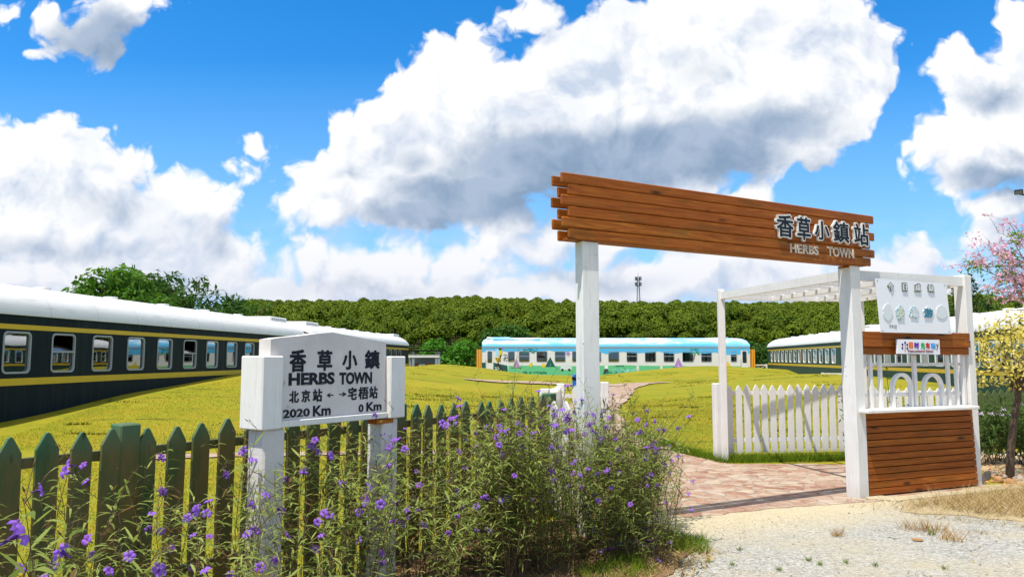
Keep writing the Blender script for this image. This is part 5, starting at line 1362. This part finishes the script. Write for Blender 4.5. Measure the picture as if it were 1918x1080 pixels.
# right green fence
O2 = (8.12, 13.45); A2 = R(70); f2 = thing('picket_fence', 'green picket fence with pale sunlit edges behind the shrubs right of the kiosk', 'fence', (*O2, -.1), axis(A2))
M_green2 = mat('light_green_weathered_wood', lambda t: t.mix(t.noise(t.v('MULTIPLY', obj_co(t), (20,20,2)), 1.0, 5, .6), (.045,.075,.020), (.11,.14,.045)), .6, .25)
o = picket(.115, 1.14, .04, .09, .022).build('picket', M_green2); me_g = o.data; bpy.data.objects.remove(o)
for i in range(16): link('picket', me_g, f2, (i*.168, 0, rng.uniform(-.012,.012))).rotation_euler.z = -.25
for z in (.95, .3): MB().box(-.1, 2.7, .03, .06, z-.025, z+.025).build('rail', M_green2, f2)
# communications mast on the hill
mp = at(1196, 566, 300); mast = thing('radio_mast', 'thin lattice radio mast with antenna rings above the wooded hill', 'mast', (mp.x, 300, mp.z-2))
hh = 11.6; legs = MB()
for k in range(4):
    a = R(45+90*k); legs.bar((.9*math.cos(a),.9*math.sin(a),0), (.42*math.cos(a),.42*math.sin(a),hh), .14, .14)
for z in np.arange(.6, hh, 1.0):
    for k in range(4):
        a, b = R(45+90*k), R(135+90*k); r0, r1 = .9-.48*z/hh, .9-.48*(z+1)/hh; legs.bar((r0*math.cos(a),r0*math.sin(a),z), (r1*math.cos(b),r1*math.sin(b),z+1), .06, .06)
legs.build('lattice', M_steel, mast)
MB().tube([(0,0,hh-.2),(0,0,hh+2.6)], [.09,.04], 6).build('spire', M_steel, mast)
for z in (hh-.9, hh-3.1):
    pf = MB().tube([(0,0,z),(0,0,z+.15)], 1.15, 12, True, False).build('platform', M_steel, mast)
    for k in range(6):
        a = k*1.047; MB().box(1.15*math.cos(a)-.14, 1.15*math.cos(a)+.14, 1.15*math.sin(a)-.12, 1.15*math.sin(a)+.12, z+.1, z+1.5).build('antenna', M_dark, pf)
# floodlight on a pole just outside the right edge
fp = at(1908, 360, 13.0); pole_x = fp.x + .30
fl_ = thing('floodlight', 'small black floodlight on a pole at the right edge of the sky', 'lamp', (pole_x, 13.0, 0))
MB().tube([(0,0,0),(0,0,fp.z+.05)], [.05,.04], 10).build('pole', M_steel, fl_)
hd = MB(); hd.cbox(-.09,.09,-.03,.05,-.055,.055,.012); o = hd.build('lamp_head', M_dark, fl_, (fp.x-pole_x, 0, fp.z)); o.scale = (.72,)*3; o.rotation_euler = (R(32), 0, R(-38))
MB().box(-.075,.075,-.034,-.0305,-.042,.042).build('lens', plain('lamp_glass', (.20,.21,.19), .4, .3, .1, 5), o)
MB().bar((fp.x-pole_x+.03,.05,fp.z-.02), (0,0,fp.z-.08), .02, .02).build('bracket', M_dark, fl_)
# open shed between the far coaches
Ys = 78.0; s0 = at(770, 690, Ys); s1 = at(824, 690, Ys); sh = thing('open_shed', 'low open shed with flat dark roof and white beam below the hill', 'shed', (s0.x, Ys, gz(s0.x, Ys)-.2))
def sx(px): return at(px, 670, Ys).x - s0.x
def szz(py): return at(800, py, Ys).z - (gz(s0.x, Ys)-.2)
M_shedwall = plain('grey_wall', (.26,.29,.33), .7, .2, .15, 1); M_brick = plain('red_brick_counter', (.22,.07,.04), .8, .1, .2, 4)
MB().box(sx(758), sx(830), -.6, 3.2, szz(657.5), szz(655)).build('roof', M_dark, sh)
MB().box(sx(760), sx(824), -.45, -.2, szz(669), szz(664)).build('beam', M_white, sh)
for px in (775, 818, 823): MB().box(sx(px)-.12, sx(px)+.12, -.4, -.18, -.3, szz(657.6)).build('post', M_shedwall, sh)
MB().box(sx(760), sx(817), 2.6, 2.8, -.3, szz(668)).build('back_wall', M_shedwall, sh)
for a, b in ((772,784),(797,810)): MB().box(sx(a), sx(b), -.1, .5, -.3, szz(680)).build('counter', M_brick, sh)
for a in (784.5, 790.5): MB().box(sx(a), sx(a+5.6), -.05, .0, -.3, szz(682)).build('door', M_white, sh)
# blue litter bin behind the left gate post
bp = at(1081, 712, 40.0); bz = gz(bp.x, 40.0); bn = thing('litter_bin', 'blue litter bin with a black lid opening half hidden by the left gate post', 'bin', (bp.x, 40, bz))
M_bblue = plain('blue_plastic', (.01,.14,.55), .4, .4, .1, 3); top = 1.6-30*40/F_PX-bz
MB().cbox(-.24,.24,-.2,.2,.02,top-.30,.03).build('body', M_bblue, bn); MB().cbox(-.26,.26,-.22,.22,top-.30,top-.14,.02).build('rim', M_dark, bn)
MB().prism([(-.25,top-.139),(.25,top-.139),(.20,top-.03),(.10,top),(-.10,top),(-.20,top-.03)], -.21, .21).build('lid', M_bblue, bn)
# low white gates by the coaches
def low_gate(label, pa, pb, py_t, py_b, Y, cross=True):
    a, b = at(pa, py_b, Y), at(pb, py_b, Y); h = at(pa, py_t, Y).z - a.z; g = thing('low_gate', label, 'gate', (a.x, Y, a.z)); w = b.x-a.x; n = max(1, round(w/1.0)); q = w/n
    for i in range(n+1): MB().box(i*q-.07, i*q+.07, -.06, .06, -.3, h*1.06).build('post', M_white, g)
    for i in range(n):
        x = i*q
        for z in (.08, h-.06): MB().box(x+.071, x+q-.071, -.03, .03, z-.06, z+.06).build('rail', M_white, g)
        if cross: MB().bar((x+.07,.0,.14), (x+q-.07,.0,h-.12), .07, .03).bar((x+.07,.04,h-.12), (x+q-.07,.04,.14), .07, .03).build('cross_brace', M_white, g)
        else:
            for k in range(1,4): MB().box(x+q*k/4-.04, x+q*k/4+.04, -.02, .02, .14, h-.12).build('baluster', M_white, g)
low_gate('low white gate with crossed braces between the painted coach and the right coach', 1414, 1436, 682, 697, 73)
low_gate('low white railing in the grass before the right green coach', 1541, 1582, 698, 709, 46, False)
